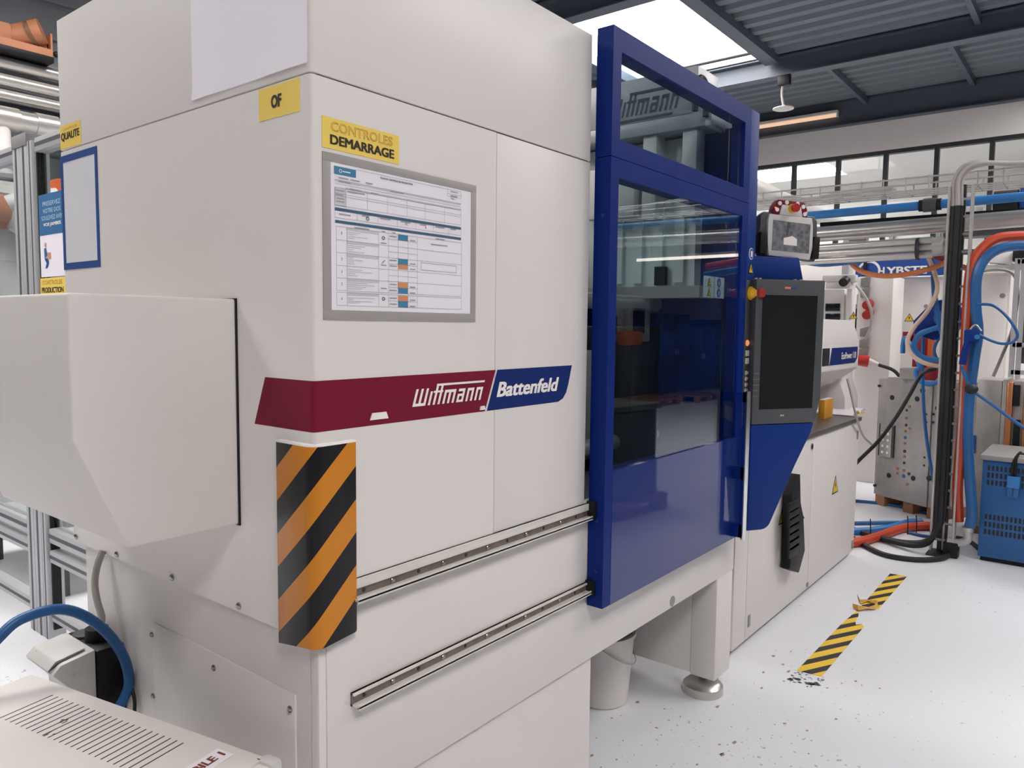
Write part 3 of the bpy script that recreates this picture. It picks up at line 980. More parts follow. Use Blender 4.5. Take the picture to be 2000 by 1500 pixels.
# ================================================================== THINGS ON THE WHITE FACES
# corner guard: foam angle with hazard stripes
HAZ = mat('hazard_stripe_film', (204, 128, 30), 0.3, var=0.05, spec=.3)


def stripes(m, dark, cx, cy, cz, period, phase, duty=.5):
    nt = m.node_tree
    b = nt.nodes['Principled BSDF']
    src = b.inputs['Base Color'].links[0].from_socket
    g = nt.nodes.new('ShaderNodeNewGeometry')
    dt = nt.nodes.new('ShaderNodeVectorMath')
    dt.operation = 'DOT_PRODUCT'
    dt.inputs[1].default_value = (cx / period, cy / period, cz / period)
    nt.links.new(g.outputs['Position'], dt.inputs[0])
    ad = nt.nodes.new('ShaderNodeMath')
    ad.inputs[1].default_value = phase
    nt.links.new(dt.outputs['Value'], ad.inputs[0])
    fr = nt.nodes.new('ShaderNodeMath')
    fr.operation = 'FRACT'
    nt.links.new(ad.outputs[0], fr.inputs[0])
    lt = nt.nodes.new('ShaderNodeMath')
    lt.operation = 'LESS_THAN'
    lt.inputs[1].default_value = duty
    nt.links.new(fr.outputs[0], lt.inputs[0])
    mx = nt.nodes.new('ShaderNodeMix')
    mx.data_type = 'RGBA'
    nt.links.new(lt.outputs[0], mx.inputs[0])
    nt.links.new(src, mx.inputs[6])
    mx.inputs[7].default_value = lin(dark)
    nt.links.new(mx.outputs[2], b.inputs['Base Color'])


stripes(HAZ, (14, 12, 18), -.93, .93, 1.0, .142, -1.288 / .142 + .6267 + .5)
gd = thing('corner_guard', 'black and yellow striped foam corner guard on the machine corner', 'corner guard', (.02, .02, .925))
T = .014
plan = [(0, .108), (-T + .002, .112), (-T, .108), (-T, .012)] + [(-T + .026 - .026 * math.cos(a), -T + .026 - .026 * math.sin(a)) for a in [i * math.pi / 12 for i in range(1, 6)]] + [(.012, -T), (.094, -T), (.098, -T + .002), (.098, 0), (.0, 0)]
n = len(plan)
zt, zb = 1.352, .94
vs = [(x, y, zt) for x, y in plan]
for x, y in plan:
    vs.append((x, y, zb + (.002 if x - y > 0.03 else -.006 if x - y > -.03 else -.02)))
k = MB().add(vs, [tuple(range(n)), tuple(range(2 * n - 1, n - 1, -1))] + [(i, (i + 1) % n, n + (i + 1) % n, n + i) for i in range(n)])
k.build('striped_angle', HAZ, gd)
FOAM = mat('white_foam', (244, 240, 236), 0.8)
MB().prism(plan, 'z', zt, zt + .004).build('foam_edge', FOAM, gd)

# yellow name plates
t = thing('name_plate', 'small yellow plate reading OF on the machine end face', 'label', (0, .103, 2.016))
MB().box(-.0012, 0, .034, .172, 2.017, 2.081).build('plate', YELLOW, t)
lettering('OF', INK, t, (-.0012, .128, 2.036), -Y1, Z1, .036, .026, bold=.045)
t = thing('name_plate', 'small yellow plate reading QUALITE at the far end of the end face', 'label', (0, 1.09, 2.09))
MB().box(-.0012, 0, 1.028, 1.164, 2.091, 2.155).build('plate', YELLOW, t)
lettering('QUALITE', INK, t, (-.0012, 1.157, 2.11), -Y1, Z1, .122, .025, bold=.03)
lettering('CONTROLES', OUTL, t, (-.0012, 1.145, 2.14), -Y1, Z1, .095, .007, outline=.012)
t = thing('name_plate', 'yellow plate reading CONTROLES DEMARRAGE above the grey document frame', 'label', (.129, 0, 1.948))
MB().box(.026, .232, -.0012, 0, 1.948, 2.009).build('plate', YELLOW, t)
lettering('CONTROLES', OUTL, t, (.047, -.0012, 1.983), X1, Z1, .165, .0195, outline=.014)
lettering('DEMARRAGE', INK, t, (.045, -.0012, 1.957), X1, Z1, .172, .0195, bold=.035)

# white sheet on the upper hood
t = thing('paper_sheet', 'white sheet of paper fixed to the upper hood above the OF plate', 'paper', (0, .22, 2.09))
k = MB()
vs, fs = [], []
for i in range(9):
    y = .006 + .428 * i / 8
    for z, o in ((2.104, .003 + .0015 * math.sin(i * 1.1)), (2.13, .0015), (2.40, .0012)):
        vs.append((-o, y, z))
for i in range(8):
    for j in range(2):
        fs.append((i * 3 + j, i * 3 + j + 1, i * 3 + j + 4, i * 3 + j + 3))
k.add(vs, fs)
k.build('sheet', PAPER, t)
for y in (.04, .4):
    MB().cyl((-.001, y, 2.385), (-.006, y, 2.385), .012, n=18).build('magnet', LGREY, t)

# blue framed sheet
t = thing('document_frame', 'blue framed blank white sheet at the far end of the end face', 'document frame', (0, 1.05, 1.746))
for (y0, y1, z0, z1) in ((.932, 1.168, 2.052, 2.071), (.932, 1.168, 1.747, 1.766), (.932, .946, 1.766, 2.052), (1.152, 1.168, 1.766, 2.052)):
    MB().box(-.002, 0, y0, y1, z0, z1).build('frame_strip', FRAMEB, t)
MB().box(-.001, 0, .946, 1.152, 1.766, 2.052).build('sheet', mat('bluish_paper', (214, 213, 219), .7), t)

# grey framed control plan
t = thing('document_frame', 'grey framed printed control plan on the long white face', 'document frame', (.257, 0, 1.607))
for (x0, x1, z0, z1) in ((.0255, .488, 1.923, 1.940), (.0255, .488, 1.607, 1.627), (.0255, .0455, 1.627, 1.923), (.4695, .488, 1.627, 1.923)):
    MB().box(x0, x1, -.0025, 0, z0, z1).build('frame_strip', FRAMEG, t, bevel=.0006)
sh = MB().box(.0455, .4695, -.0012, 0, 1.627, 1.923).build('printed_sheet', PAPER, t)
ox, oz, yy = .0455, 1.6265, -.0018


def cells(name, rects, m, lift=0.0):
    k = MB()
    for (x0, x1, z0, z1) in rects:
        k.quad((ox + x0, yy - lift, oz + z0), (ox + x1, yy - lift, oz + z0), (ox + x1, yy - lift, oz + z1), (ox + x0, yy - lift, oz + z1))
    o = k.build(name, m, sh)
    o['kind'] = 'stuff'
    return o


LW = .0006
hl = [(.0097, .387, z, z + LW) for z in (.2474, .2355, .2308, .2117, .187, .2625, .2547)] + [(.065, .387, .2904, .291), (.34, .387, .2802, .2808), (.34, .387, .2745, .275)]
hl += [(.0126, .39, z, z + LW) for z in (.1697, .1426, .117, .0913, .066, .0406, .0369, .010)]
hl += [(.154, .241, z, z + LW) for z in (.157, .130, .104, .0785, .053, .0235)]
vl = [(x, x + LW, .2117, .2474) for x in (.0097, .0382, .0951, .151, .2094, .2656, .3298, .3868)] + [(x, x + LW, .187, .2013) for x in (.0097, .067, .124, .18, .236, .293, .345, .3868)]
vl += [(x, x + LW, .0406, .1697) for x in (.0126, .04, .1257, .154, .1824, .2122, .241, .39)] + [(x, x + LW, .010, .0369) for x in (.0126, .04, .1257, .154, .1824, .2122, .241, .39)]
vl += [(.34, .3406, .2745, .291), (.387, .3876, .2745, .291)]
bx = [(.2532, .3717, .1129, .1137), (.2532, .3717, .0967, .0975), (.2532, .254, .0967, .1137), (.371, .3717, .0967, .1137)]
cells('ruled_lines', hl + vl + bx, FORMLN, .0004)
cells('navy_bars', [(.0097, .388, .2013, .2073), (.0103, .388, .1766, .1824)], FORMBL, .0002)
cells('blue_cells', [(.0087, .0648, .2739, .2897), (.1828, .212, .158, .1705), (.1828, .212, .106, .117), (.1828, .212, .0412, .053), (.1828, .212, .0105, .0235)], FORMCY, .0002)
cells('orange_cells', [(.1828, .212, .0945, .1055), (.1828, .212, .0536, .0655), (.1828, .212, .024, .0363)], FORMOR, .0002)
cells('grey_cells', [(.0097, .0382, .2117, .2474), (.0382, .387, .2474, .2505), (.0097, .387, .2595, .2625)] + [(.04, .1257, z - .005, z) for z in (.1697, .1426, .117, .066, .0369)], FORMGR, .0002)
dash = []
for z in (.161, .157, .153, .149, .134, .13, .126, .122, .109, .105, .101, .097, .085, .081, .077, .073, .058, .054, .05, .046, .027, .0235, .02, .0165):
    dash.append((.042, .042 + random.uniform(.012, .075), z - .0006, z + .0002))
for x0, x1, z in ((.012, .034, .242), (.012, .03, .2335), (.014, .034, .226), (.014, .034, .22), (.048, .08, .2488), (.105, .125, .2488), (.042, .088, .2435), (.02, .05, .2605), (.16, .2, .2605), (.02, .045, .268), (.05, .075, .268), (.09, .11, .268),
                  (.02, .05, .195), (.08, .1, .199), (.13, .16, .199), (.19, .22, .199), (.25, .27, .199), (.3, .33, .199), (.35, .37, .199), (.157, .178, .164), (.157, .178, .112), (.157, .178, .1), (.157, .178, .06), (.157, .178, .047), (.157, .178, .03), (.157, .178, .017),
                  (.218, .235, .1605), (.218, .235, .1085), (.218, .235, .0965), (.218, .235, .0565), (.218, .235, .0435), (.218, .235, .0275), (.218, .235, .0135), (.132, .148, .147), (.132, .148, .1), (.132, .148, .05), (.285, .34, .158), (.06, .1, .172), (.135, .145, .172), (.165, .175, .172), (.30, .33, .172), (.35, .375, .287), (.35, .375, .277)):
    dash.append((x0, x1, z - .0011, z + .0011))
cells('small_print', dash, mat('small_print_ink', (150, 148, 152), .7), .0005)
lettering('PLAN DE CONTRÔLE EN PRODUCTION', INK, sh, (ox + .132, yy, oz + .2826), X1, Z1, .094, .0048, bold=.01)
lettering('Page 1', INK, sh, (ox + .352, yy, oz + .2685), X1, Z1, .016, .0042)
for body, z in (('1', .154), ('3', .1015), ('4', .076), ('5', .051), ('6', .0215)):
    lettering(body, DGREY, sh, (ox + (.0245 if body != '1' else .0255), yy, oz + z), X1, Z1, .0032 if body != '1' else .0016, .0062)
lettering('SC', DGREY, sh, (ox + .204, yy, oz + .1925), X1, Z1, .008, .0058)
for x, z in ((.0955, .1938), (.1395, .158), (.1395, .0275)):
    MB().add([(ox + x + r * math.cos(a), yy - .0006, oz + z + r * .8 * math.sin(a)) for r in (.0048, .0028) for a in [i * math.pi / 8 for i in range(16)]],
             [(i, (i + 1) % 16, 16 + (i + 1) % 16, 16 + i) for i in range(16)]).build('eye_symbol', FORMBL, sh)
k = MB()
k.quad((ox + .2645, yy - .0006, oz + .1925), (ox + .271, yy - .0006, oz + .1925), (ox + .2677, yy - .0006, oz + .198))
k.build('triangle_symbol', FORMOR, sh)
k = MB()
k.quad((ox + .134, yy - .0006, oz + .1035), (ox + .136, yy - .0006, oz + .1025), (ox + .1445, yy - .0006, oz + .1105), (ox + .1425, yy - .0006, oz + .1115))
k.build('ruler_symbol', MGREY, sh)
MB().add([(ox + .0245 + r * math.cos(a), yy - .0008, oz + .2815 + r * math.sin(a)) for r in (.0038, .0026) for a in [i * math.pi / 8 for i in range(16)]],
         [(i, (i + 1) % 16, 16 + (i + 1) % 16, 16 + i) for i in range(16)]).build('logo_ring', WFILM, sh)
cells('logo_print', [(.03, .05, .2805, .2825)], WFILM, .0006)

# ================================================================== RIGHT BACKGROUND
# ---- service riser: wire ladder with cables
RX = 5.14
ris = thing('cable_riser', 'upright wire cable ladder carrying black cables to the floor', 'cable ladder', (RX, -.37, 0))
yl, yr = -.302, -.440
zt = 2.585
k0 = MB().tube([(RX - .05, yl, .03), (RX - .05, yl, zt)], .008, 8, 1).build('side_wire', STEEL, ris)
for dx, dy in ((0, yr - yl), (.06, yr - yl), (.06, 0), (.06, (yr - yl) * .5)):
    share(k0, 'side_wire', ris, (dx, dy, 0))
first = None
for i in range(21):
    z = .1 + i * .12
    if first is None:
        first = MB().tube([(RX - .052, yl, z), (RX + .012, yl, z), (RX + .012, yr, z), (RX - .052, yr, z)], .009, 6, 1).build('rung', STEEL, ris)
    else:
        share(first, 'rung', ris, (0, 0, i * .12))
MB().box(RX - .1, RX + .08, yr + .04, yl + .02, 0, .015).build('foot_plate', DSTEEL, ris, bevel=.003)
MB().box(RX + .02, RX + .06, yl - .09, yl - .03, .015, 2.6).build('support_post', DSTEEL, ris)


def hose(name, label, cat, pts, r, m, group=None, n=10, **plane):
    """pts: photo pixels on a plane of the place, or (px, py, X) for points of their own depth"""
    w = [at(p[0], p[1], X=p[2]) if len(p) == 3 else at(p[0], p[1], **plane) for p in pts]
    return tag(MB().tube(w, r, n, 6).build(name, m), label, cat, group)


for i, (dx, dy, r) in enumerate(((-.01, -.330, .020), (-.018, -.355, .019), (.0, -.375, .016))):
    pts = [(RX + .14 + .05 * i, -3.5, 2.64), (RX + .1 + dx, -1.3, 2.70 + .02 * i), (RX + .08 + dx, -.75, 2.70 + .01 * i), (RX + dx, dy - .1, 2.735 - .01 * i), (RX - .02 + dx, dy, 2.64), (RX - .02 + dx, dy, 2.45)]
    tag(MB().tube(pts, r * .8, 10, 8).build('grey_cable', HOSEG), ('outer', 'middle', 'inner')[i] + ' grey cable arching from the overhead tray into the riser', 'cable', 'cables over the riser')
    pts = [(RX - .02 + dx, dy, 2.45), (RX - .02 + dx, dy, 1.8), (RX - .02 + dx, dy, 1.0), (RX - .022 + dx, dy, .4), (RX - .04 + dx, dy + .01, .14 + .05 * i)]
    pts += [(RX - .08, dy + .12, r + .03 + .02 * i), (RX + .1, dy + .45, r + .004), (RX + .3, dy + .75, r + .004)]
    tag(MB().tube(pts, r, 10, 8).build('black_cable', RUBBER), ('leftmost', 'middle', 'rightmost')[i] + ' thick black cable running down the riser and along the floor', 'cable', 'cables down the riser')

# ---- overhead wire tray with loose cables
tr = thing('cable_tray', 'overhead wire mesh cable tray above the pipes', 'cable tray', (5.35, 0, 2.6))
f0 = MB().tube([(5.22, 1.6, 2.60), (5.22, -3.6, 2.60)], .006, 6, 1).build('long_wire', STEEL, tr)
for dx, dz in ((.09, 0), (.18, 0), (.27, 0), (0, .09), (.27, .09)):
    share(f0, 'long_wire', tr, (dx, 0, dz))
f0 = MB().tube([(5.22, 1.5, 2.70), (5.22, 1.5, 2.60), (5.49, 1.5, 2.60), (5.49, 1.5, 2.70)], .005, 6, 1).build('cross_wire', STEEL, tr)
for j in range(1, 34):
    share(f0, 'cross_wire', tr, (0, -.15 * j, 0))
for i, w_ in enumerate(('front', 'second', 'third', 'fourth', 'rear')):
    x = 5.27 + .045 * i
    pts = [(x + random.uniform(-.02, .02), 1.5 - j * .2, 2.615 + random.uniform(0, .045)) for j in range(8)]
    tag(MB().tube(pts, .009, 8, 5).build('tray_cable', HOSEG), w_ + ' loose grey cable lying in the overhead wire tray', 'cable', 'cables in the overhead tray')

# ---- pipes across the aisle
tag(MB().tube([(5.62, 1.6, 2.529), (5.62, .3, 2.542), (5.62, -3.6, 2.58)], .034, 16, 1).build('air_pipe', HOSEC), 'bright blue compressed air pipe crossing overhead', 'pipe')
un = thing('pipe_coupling', 'black pipe coupling on the blue air pipe', 'coupling', (5.62, -.05, 2.5))
yy_ = at(1817, 395, X=5.62).y
MB().cyl((5.62, yy_ - .045, 2.545), (5.62, yy_ + .045, 2.545), .052, n=18).build('body', DGREY, un)
for s_ in (-1, 1):
    MB().cyl((5.62, yy_ + s_ * .045, 2.545), (5.62, yy_ + s_ * .075, 2.545), .044, n=18).build('collar', BLACK, un)
tag(MB().cyl((5.68, 1.6, 2.369), (5.68, -3.6, 2.452), .062, n=24).build('steel_pipe', STAIN), 'thick stainless steel pipe crossing below the blue air pipe', 'pipe')
tag(MB().box(5.75, 5.95, -3.6, .75, 2.42, 2.49).build('black_channel', BLACK), 'black channel running between blue air pipe and steel pipe', 'channel')
mf = thing('pipe_manifold', 'bundle of parallel stainless pipes with a flanged end', 'pipes', (5.5, .4, 2.1))
yend = at(1822, 485, X=5.5).y
for i, z in enumerate((2.255, 2.205, 2.15)):
    MB().cyl((5.5 + .01 * i, 1.3, z - .01), (5.5 + .01 * i, yend, z + .012), .027, n=16).build('pipe', STAIN, mf)
MB().cyl((5.51, yend + .11, 2.208), (5.51, yend + .09, 2.208), .085, n=20).build('clamp_ring', DSTEEL, mf)
MB().cyl((5.51, yend, 2.215), (5.51, yend - .07, 2.22), .07, n=20).build('flange', STEEL, mf)
MB().cyl((5.51, yend - .07, 2.22), (5.51, yend - .16, 2.22), .045, n=16).build('end_cap', STAIN, mf)
for i, (y0, z0, y1, z1) in enumerate(((1.05, 2.33, .78, 2.22), (.95, 2.34, .7, 2.24))):
    MB().tube([(5.85, y0 + .1, z0), (5.8, y1, z1), (5.78, y1 - .25, z1 - .02)], .03, 10).build('branch_pipe', STAIN, mf)
ed = thing('exhaust_duct', 'pale slanting exhaust duct behind the red pendant crest', 'duct', tuple(at(1660, 452, X=7.2)))
MB().cyl(at(1430, 340, X=7.6), at(1660, 452, X=7.2), .075, n=20).build('pipe', LGREY, ed)
q = at(1660, 452, X=7.2)
MB().cyl((q.x, q.y, 0), (q.x, q.y, q.z + .02), .045, n=14).build('down_pipe', LGREY, ed)
va = thing('valve_island', 'small grey valve block between the steel pipe and the manifold', 'valve', (5.9, .3, 2.3))
q = at(1672, 458, X=5.9)
MB().box(5.88, 5.96, q.y - .09, q.y + .05, q.z - .06, q.z + .03).build('valve_body', LGREY, va, bevel=.006)
MB().cyl((5.9, q.y - .03, q.z - .06), (5.9, q.y - .03, q.z - .12), .02, n=12).build('port', STEEL, va)
MB().box(5.95, 6.1, -.95, .45, 2.17, 2.29).build('tmp', BLACK)
bpy.data.objects.remove(bpy.data.objects['tmp'])

# ---- hoses around the riser
hose('water_hose', 'thick red hose arching over and down beside the riser', 'hose', [(2400, 478, 5.6), (2150, 468, 5.45), (2030, 462, 5.3), (1985, 461, 5.25), (1945, 467, 5.2), (1915, 489, 5.16), (1898, 520, 5.13), (1891, 580, 5.12), (1886, 680, 5.12), (1882, 800, 5.12), (1874, 900, 5.12), (1870, 960, 5.13), (1872, 1018, 5.14)], .034, HOSER)
hose('water_hose', 'thick blue hose arching down beside the red hose', 'hose', [(2400, 502, 5.55), (2150, 490, 5.4), (2030, 482, 5.25), (1985, 480, 5.2), (1948, 488, 5.15), (1920, 510, 5.12), (1907, 545, 5.1), (1906, 600, 5.1), (1910, 650, 5.1), (1903, 700, 5.1), (1893, 780, 5.1), (1890, 860, 5.1), (1894, 940, 5.1), (1898, 1000, 5.1), (1894, 1030, 5.1)], .034, HOSEB)
hose('air_tube', 'thin blue air tube looping out to the right of the riser', 'tube', [(1908, 594), (1940, 597), (1968, 620), (1987, 652), (1978, 668), (1955, 671), (1928, 662), (1906, 650)], .0095, HOSEB, X=5.05)
hose('air_line', 'thin blue air line slanting down to the right over the blue cart', 'tube', [(1878, 715), (1888, 742), (1902, 764), (1935, 788), (2010, 842), (2090, 880)], .011, HOSEB, X=5.0)
q = at(1897, 760, X=4.98)
tag(MB().ball(q, .042, 14, 10, .8).build('stop_ball', RUBBER), 'black rubber stop ball on the thin blue air line', 'stop ball')
ag = thing('blow_gun', 'blue air blow gun hanging beside the riser', 'blow gun', tuple(at(1895, 690, X=5.03)))
q = at(1903, 655, X=5.03)
MB().box(q.x - .02, q.x + .02, q.y - .03, q.y + .06, q.z - .05, q.z + .04).build('body', BLUEP, ag, bevel=.012)
MB().tube([(q.x, q.y + .03, q.z - .02), (q.x, q.y + .05, q.z - .12), (q.x, q.y + .06, q.z - .2)], .024, 10).build('grip', BLUEP, ag)
MB().cyl((q.x, q.y - .02, q.z - .01), (q.x - .035, q.y - .02, q.z - .01), .016, n=12).build('trigger_cap', HOSEC, ag)
MB().tube([(q.x, q.y + .045, q.z + .01), (q.x, q.y + .0, q.z + .07), (q.x, q.y - .04, q.z + .03)], .006, 6).build('hook', STEEL, ag)

# ---- hose reel
re = thing('hose_reel', 'round blue hose reel hanging behind the black cables', 'hose reel', tuple(at(1838, 660, X=5.9)))
q = at(1842, 622, X=5.9)
k = MB().lathe([(.10, -.05), (.142, -.045), (.15, 0), (.142, .045), (.10, .05)], (q.x, q.y, q.z), 32, 'x')
k.build('drum', BLUEP, re)
MB().lathe([(.05, -.075), (.058, -.07), (.058, -.045)], (q.x, q.y, q.z), 24, 'x').build('hub', HOSEB, re)
MB().prism([(q.y + .06, q.z - .17), (q.y + .2, q.z - .12), (q.y + .2, q.z - .02), (q.y + .1, q.z + .1), (q.y - .1, q.z + .14), (q.y - .1, q.z - .17)], 'x', q.x - .06, q.x - .02).build('side_bracket', BLUEP, re, bevel=.008)
MB().cyl((q.x, q.y, q.z + .13), (q.x, q.y, 2.38), .012, n=8).build('hanger_rod', STEEL, re)

hose('hose_loop', 'blue hose looping from the reel over the red block', 'hose', [(1845, 636, 5.82), (1822, 643, 5.8), (1798, 652, 5.8), (1787, 668, 5.8), (1787, 682, 5.8), (1800, 697, 5.8), (1825, 703, 5.8), (1850, 704, 5.8)], .022, HOSEC)
hose('hose_loop', 'pale orange hose hanging in a bow left of the reel', 'hose', [(1812, 500, 5.7), (1826, 535, 5.7), (1830, 568, 5.7), (1812, 607, 5.72), (1785, 640, 5.75), (1772, 668, 5.75), (1782, 694, 5.75), (1808, 710, 5.75), (1840, 716, 5.8)], .017, mat('pale_orange_hose', (220, 190, 170), .45))
hose('hose_loop', 'blue hose dropping behind the reel towards the mould', 'hose', [(1813, 498, 5.74), (1822, 525, 5.74), (1825, 570, 5.74), (1832, 620, 5.74), (1842, 660, 5.74), (1850, 705, 5.74)], .02, HOSEB)
hose('hose_loop', 'blue hose making a small ring above the mould top', 'hose', [(1763, 690, 6.2), (1764, 672, 6.2), (1770, 662, 6.2)] + [(1815 + 26 * math.cos(a), 728 + 22 * math.sin(a), 6.1) for a in (3.9, 3.3, 2.6, 1.9, 1.2, .5, -.1)], .02, HOSEC)
hose('thin_line', 'thin dark hose curving from the reel to the red block', 'tube', [(1840, 655), (1830, 668), (1825, 685), (1830, 702)], .011, HOSEB, X=5.85)
hose('thin_line', 'thin dark blue line hanging down over the drilled mould', 'tube', [(1803, 650, 6.0), (1802, 720, 6.0), (1804, 790, 6.0), (1809, 850, 6.0), (1818, 910, 6.0), (1826, 955, 6.0), (1836, 1010, 5.95), (1842, 1028, 5.9)], .013, HOSEB)
hose('power_cable', 'black cable slanting across the drilled mould to the cabinet', 'cable', [(1830, 720, 5.9), (1812, 724, 5.9), (1796, 737, 5.8), (1775, 774, 5.7), (1748, 818, 5.6), (1715, 862, 5.5), (1672, 905, 5.4), (1640, 945, 5.2), (1615, 990, 5.0)], .015, RUBBER)
hose('sagging_hose', 'orange brown hose sagging below the manifold', 'hose', [(1655, 503, 5.6), (1668, 520, 5.6), (1690, 533, 5.6), (1730, 539, 5.6), (1780, 534, 5.6), (1830, 520, 5.6), (1870, 500, 5.6)], .02, HOSEO)
hose('air_main', 'blue hose running along under the pendant and the manifold', 'hose', [(1560, 508, 5.55), (1600, 515, 5.55), (1640, 513, 5.55), (1700, 505, 5.55), (1740, 500, 5.55)], .026, HOSEB)
hose('sagging_hose', 'dull red hose sloping down behind the riser', 'hose', [(1805, 492, 5.75), (1825, 500, 5.7), (1855, 512, 5.65), (1890, 525, 5.6)], .02, mat('dull_red_hose', (140, 50, 44), .5))
hose('grey_line', 'thin grey cable hanging over the socket cabinet', 'cable', [(1655, 538, 7.2), (1670, 555, 7.2), (1690, 580, 7.2), (1702, 610, 7.2), (1700, 640, 7.2), (1690, 662, 7.2)], .014, HOSEG)
hose('grey_line', 'grey cable hanging down along the right cabinet door', 'cable', [(1905, 533, 7.4), (1945, 526, 7.4), (1978, 535, 7.4), (1988, 570, 7.4), (1978, 640, 7.4), (1955, 700, 7.4), (1940, 735, 7.4)], .014, MGREY)
hose('grey_line', 'thin grey wire running down past the injection housing', 'cable', [(1655, 740, 4.5), (1664, 775, 4.5), (1672, 812, 4.5), (1685, 850, 4.8), (1702, 868, 5.2)], .008, HOSEG)

# hoses along the floor
FZ = .03
for nm, lb, pts, r, m, z in (
        ('floor_hose', 'thin blue hose crossing the floor in front of the drilled mould', [(1668, 978), (1720, 983), (1770, 992), (1840, 1010)], .014, HOSEB, .014),
        ('floor_hose', 'thin blue hose lying nearly straight behind the red floor hose', [(1665, 1022), (1720, 1021), (1770, 1021), (1842, 1024)], .016, HOSEB, .016),
        ('floor_hose', 'thick bright blue hose lying beside the red floor hose', [(1660, 1038), (1700, 1036), (1740, 1030), (1775, 1020), (1800, 1019)], .028, HOSEC, .028),
        ('floor_hose', 'thick red orange hose curving along the floor to the riser', [(1655, 1062), (1690, 1055), (1725, 1044), (1765, 1031), (1812, 1027), (1840, 1030)], .034, HOSER, .034),
        ('floor_hose', 'black cable curling over the floor in front of the riser', [(1662, 1048), (1690, 1066), (1730, 1084), (1790, 1093), (1840, 1090), (1862, 1076), (1866, 1062)], .018, RUBBER, .018),
        ('floor_hose', 'short thin blue hose passing under the red floor hose', [(1775, 1040), (1800, 1046), (1832, 1050)], .012, HOSEB, .012)):
    hose(nm, lb, 'hose', pts, r, m, Z=z)
for i, (x, y) in enumerate(((1790, 1032), (1773, 1034), (1700, 1040))):
    q = at(x, y, Z=.05)
    tag(MB().tube([q - Z1 * .04, q + Z1 * .03, q + Vector((.02, .01, .1))], .004, 6).build('cable_tie', BLACK), ('black cable tie nearest the riser on the floor hoses', 'black cable tie in the middle of the floor hoses', 'black cable tie nearest the cabinet on the floor hoses')[i], 'cable tie', 'cable ties on the floor hoses')
fit_ = thing('hose_fitting', 'grey angled hose fitting at the foot of the blue hose', 'fitting', tuple(at(1888, 1060, X=5.1)))
q = at(1890, 1038, X=5.1)
MB().tube([q, q - Z1 * .06, q - Z1 * .09 + Y1 * .05, q - Z1 * .09 + Y1 * .12], .028, 12).build('elbow', STEEL, fit_)
MB().cyl(q + Z1 * .0, q + Z1 * .03, .036, n=14).build('nut', STEEL, fit_)
MB().box(q.x - .03, q.x + .06, q.y + .05, q.y + .14, 0, q.z - .09).build('pump_block', BLACK, fit_, bevel=.006)

# ---- drilled mould plates on bearers
L, R_ = Vector((6.492, .412, 0)), Vector((6.164, -.176, 0))
ud = (R_ - L).normalized()
nd = Vector((ud.y, -ud.x, 0))                        # away from the viewer
if nd.x < 0:
    nd = -nd
MW = (R_ - L).length
mo = thing('drilled_mould', 'tall drilled steel mould plates standing on wooden bearers', 'mould', tuple(L + ud * MW / 2), math.atan2(ud.y, ud.x))


def mface(px, py):
    d = CR * ((px - 1000) / FPX) + CD * ((py - 750) / FPX) + CF
    s = (L - CAM).dot(nd) / d.dot(nd)
    p = CAM + d * s
    return (p - L).dot(ud) - MW / 2, p.z


def loc(k, sgn=(1 if Vector((-math.sin(math.atan2(ud.y, ud.x)), math.cos(math.atan2(ud.y, ud.x)), 0)).dot(nd) > 0 else -1)):
    return sgn


SG = loc(None)
mzt = mface(1714, 735)[1]
hx = MW / 2
x1_, x2_ = mface(1728, 850)[0], mface(1817, 850)[0]
for a, c, d0 in ((-hx, x1_ - .003, .02), (x1_, x2_ - .003, 0), (x2_, hx, .01)):
    MB().box(a, c, SG * d0, SG * .42, .095, mzt - d0).build('mould_plate', MACHST, mo, bevel=.004, local=True)
for a in (-hx + .02, -.02, hx - .12):
    MB().box(a, a + .1, SG * .02, SG * .4, 0, .095).build('wooden_bearer', WOOD, mo, bevel=.003, local=True)
HOLE = mat('bore_dark', (30, 30, 34), .5)
BRASS = mat('brass_fitting', (168, 110, 66), .35, .8)


def c6(x, y):
    return (1480 + x / 3.846, 640 + y / 3.846)


for x, y, r, m, nm in [(1010, 525, .022, HOLE, 'bore'), (1198, 535, .022, HOLE, 'bore'), (1375, 487, .022, HOLE, 'bore'), (985, 1110, .022, HOLE, 'bore'), (1168, 1132, .022, HOLE, 'bore'), (1240, 472, .024, HOLE, 'bore')] + \
        [(1118, 560, .011, DSTEEL, 'port'), (1142, 592, .011, BRASS, 'port'), (1120, 620, .011, DSTEEL, 'port'), (1118, 680, .011, BRASS, 'port'), (1115, 732, .013, DSTEEL, 'port'), (1142, 758, .01, BRASS, 'port'), (1110, 778, .011, BRASS, 'port'), (1108, 826, .014, HOSEB, 'port'), (1105, 868, .012, BRASS, 'port'), (1104, 928, .014, DSTEEL, 'port'), (1102, 968, .012, BRASS, 'port'), (1100, 1016, .012, DSTEEL, 'port'), (1098, 1072, .012, BRASS, 'port'), (1096, 1115, .016, HOSEB, 'port'), (1136, 1098, .014, DSTEEL, 'port'), (1048, 1058, .012, BRASS, 'port'), (1048, 1092, .01, BRASS, 'port'), (1122, 1177, .012, BRASS, 'port')] + \
        [(1350, 605, .02, HOLE, 'bore'), (1285, 1132, .022, HOLE, 'bore'), (1315, 650, .009, HOLE, 'bore'), (1312, 710, .009, HOLE, 'bore'), (1268, 650, .009, HOLE, 'bore'), (1268, 710, .009, HOLE, 'bore'), (1252, 975, .009, HOLE, 'bore'), (1250, 1035, .009, HOLE, 'bore'), (910, 437, .012, HOLE, 'bore'), (876, 1185, .012, HOLE, 'bore')]:
    u, z = mface(*c6(x, y))
    MB().cyl((u, SG * .012, z), (u, SG * -.004, z), r, n=14).build(nm, m, mo, local=True)
u0, z0 = mface(*c6(922, 960))
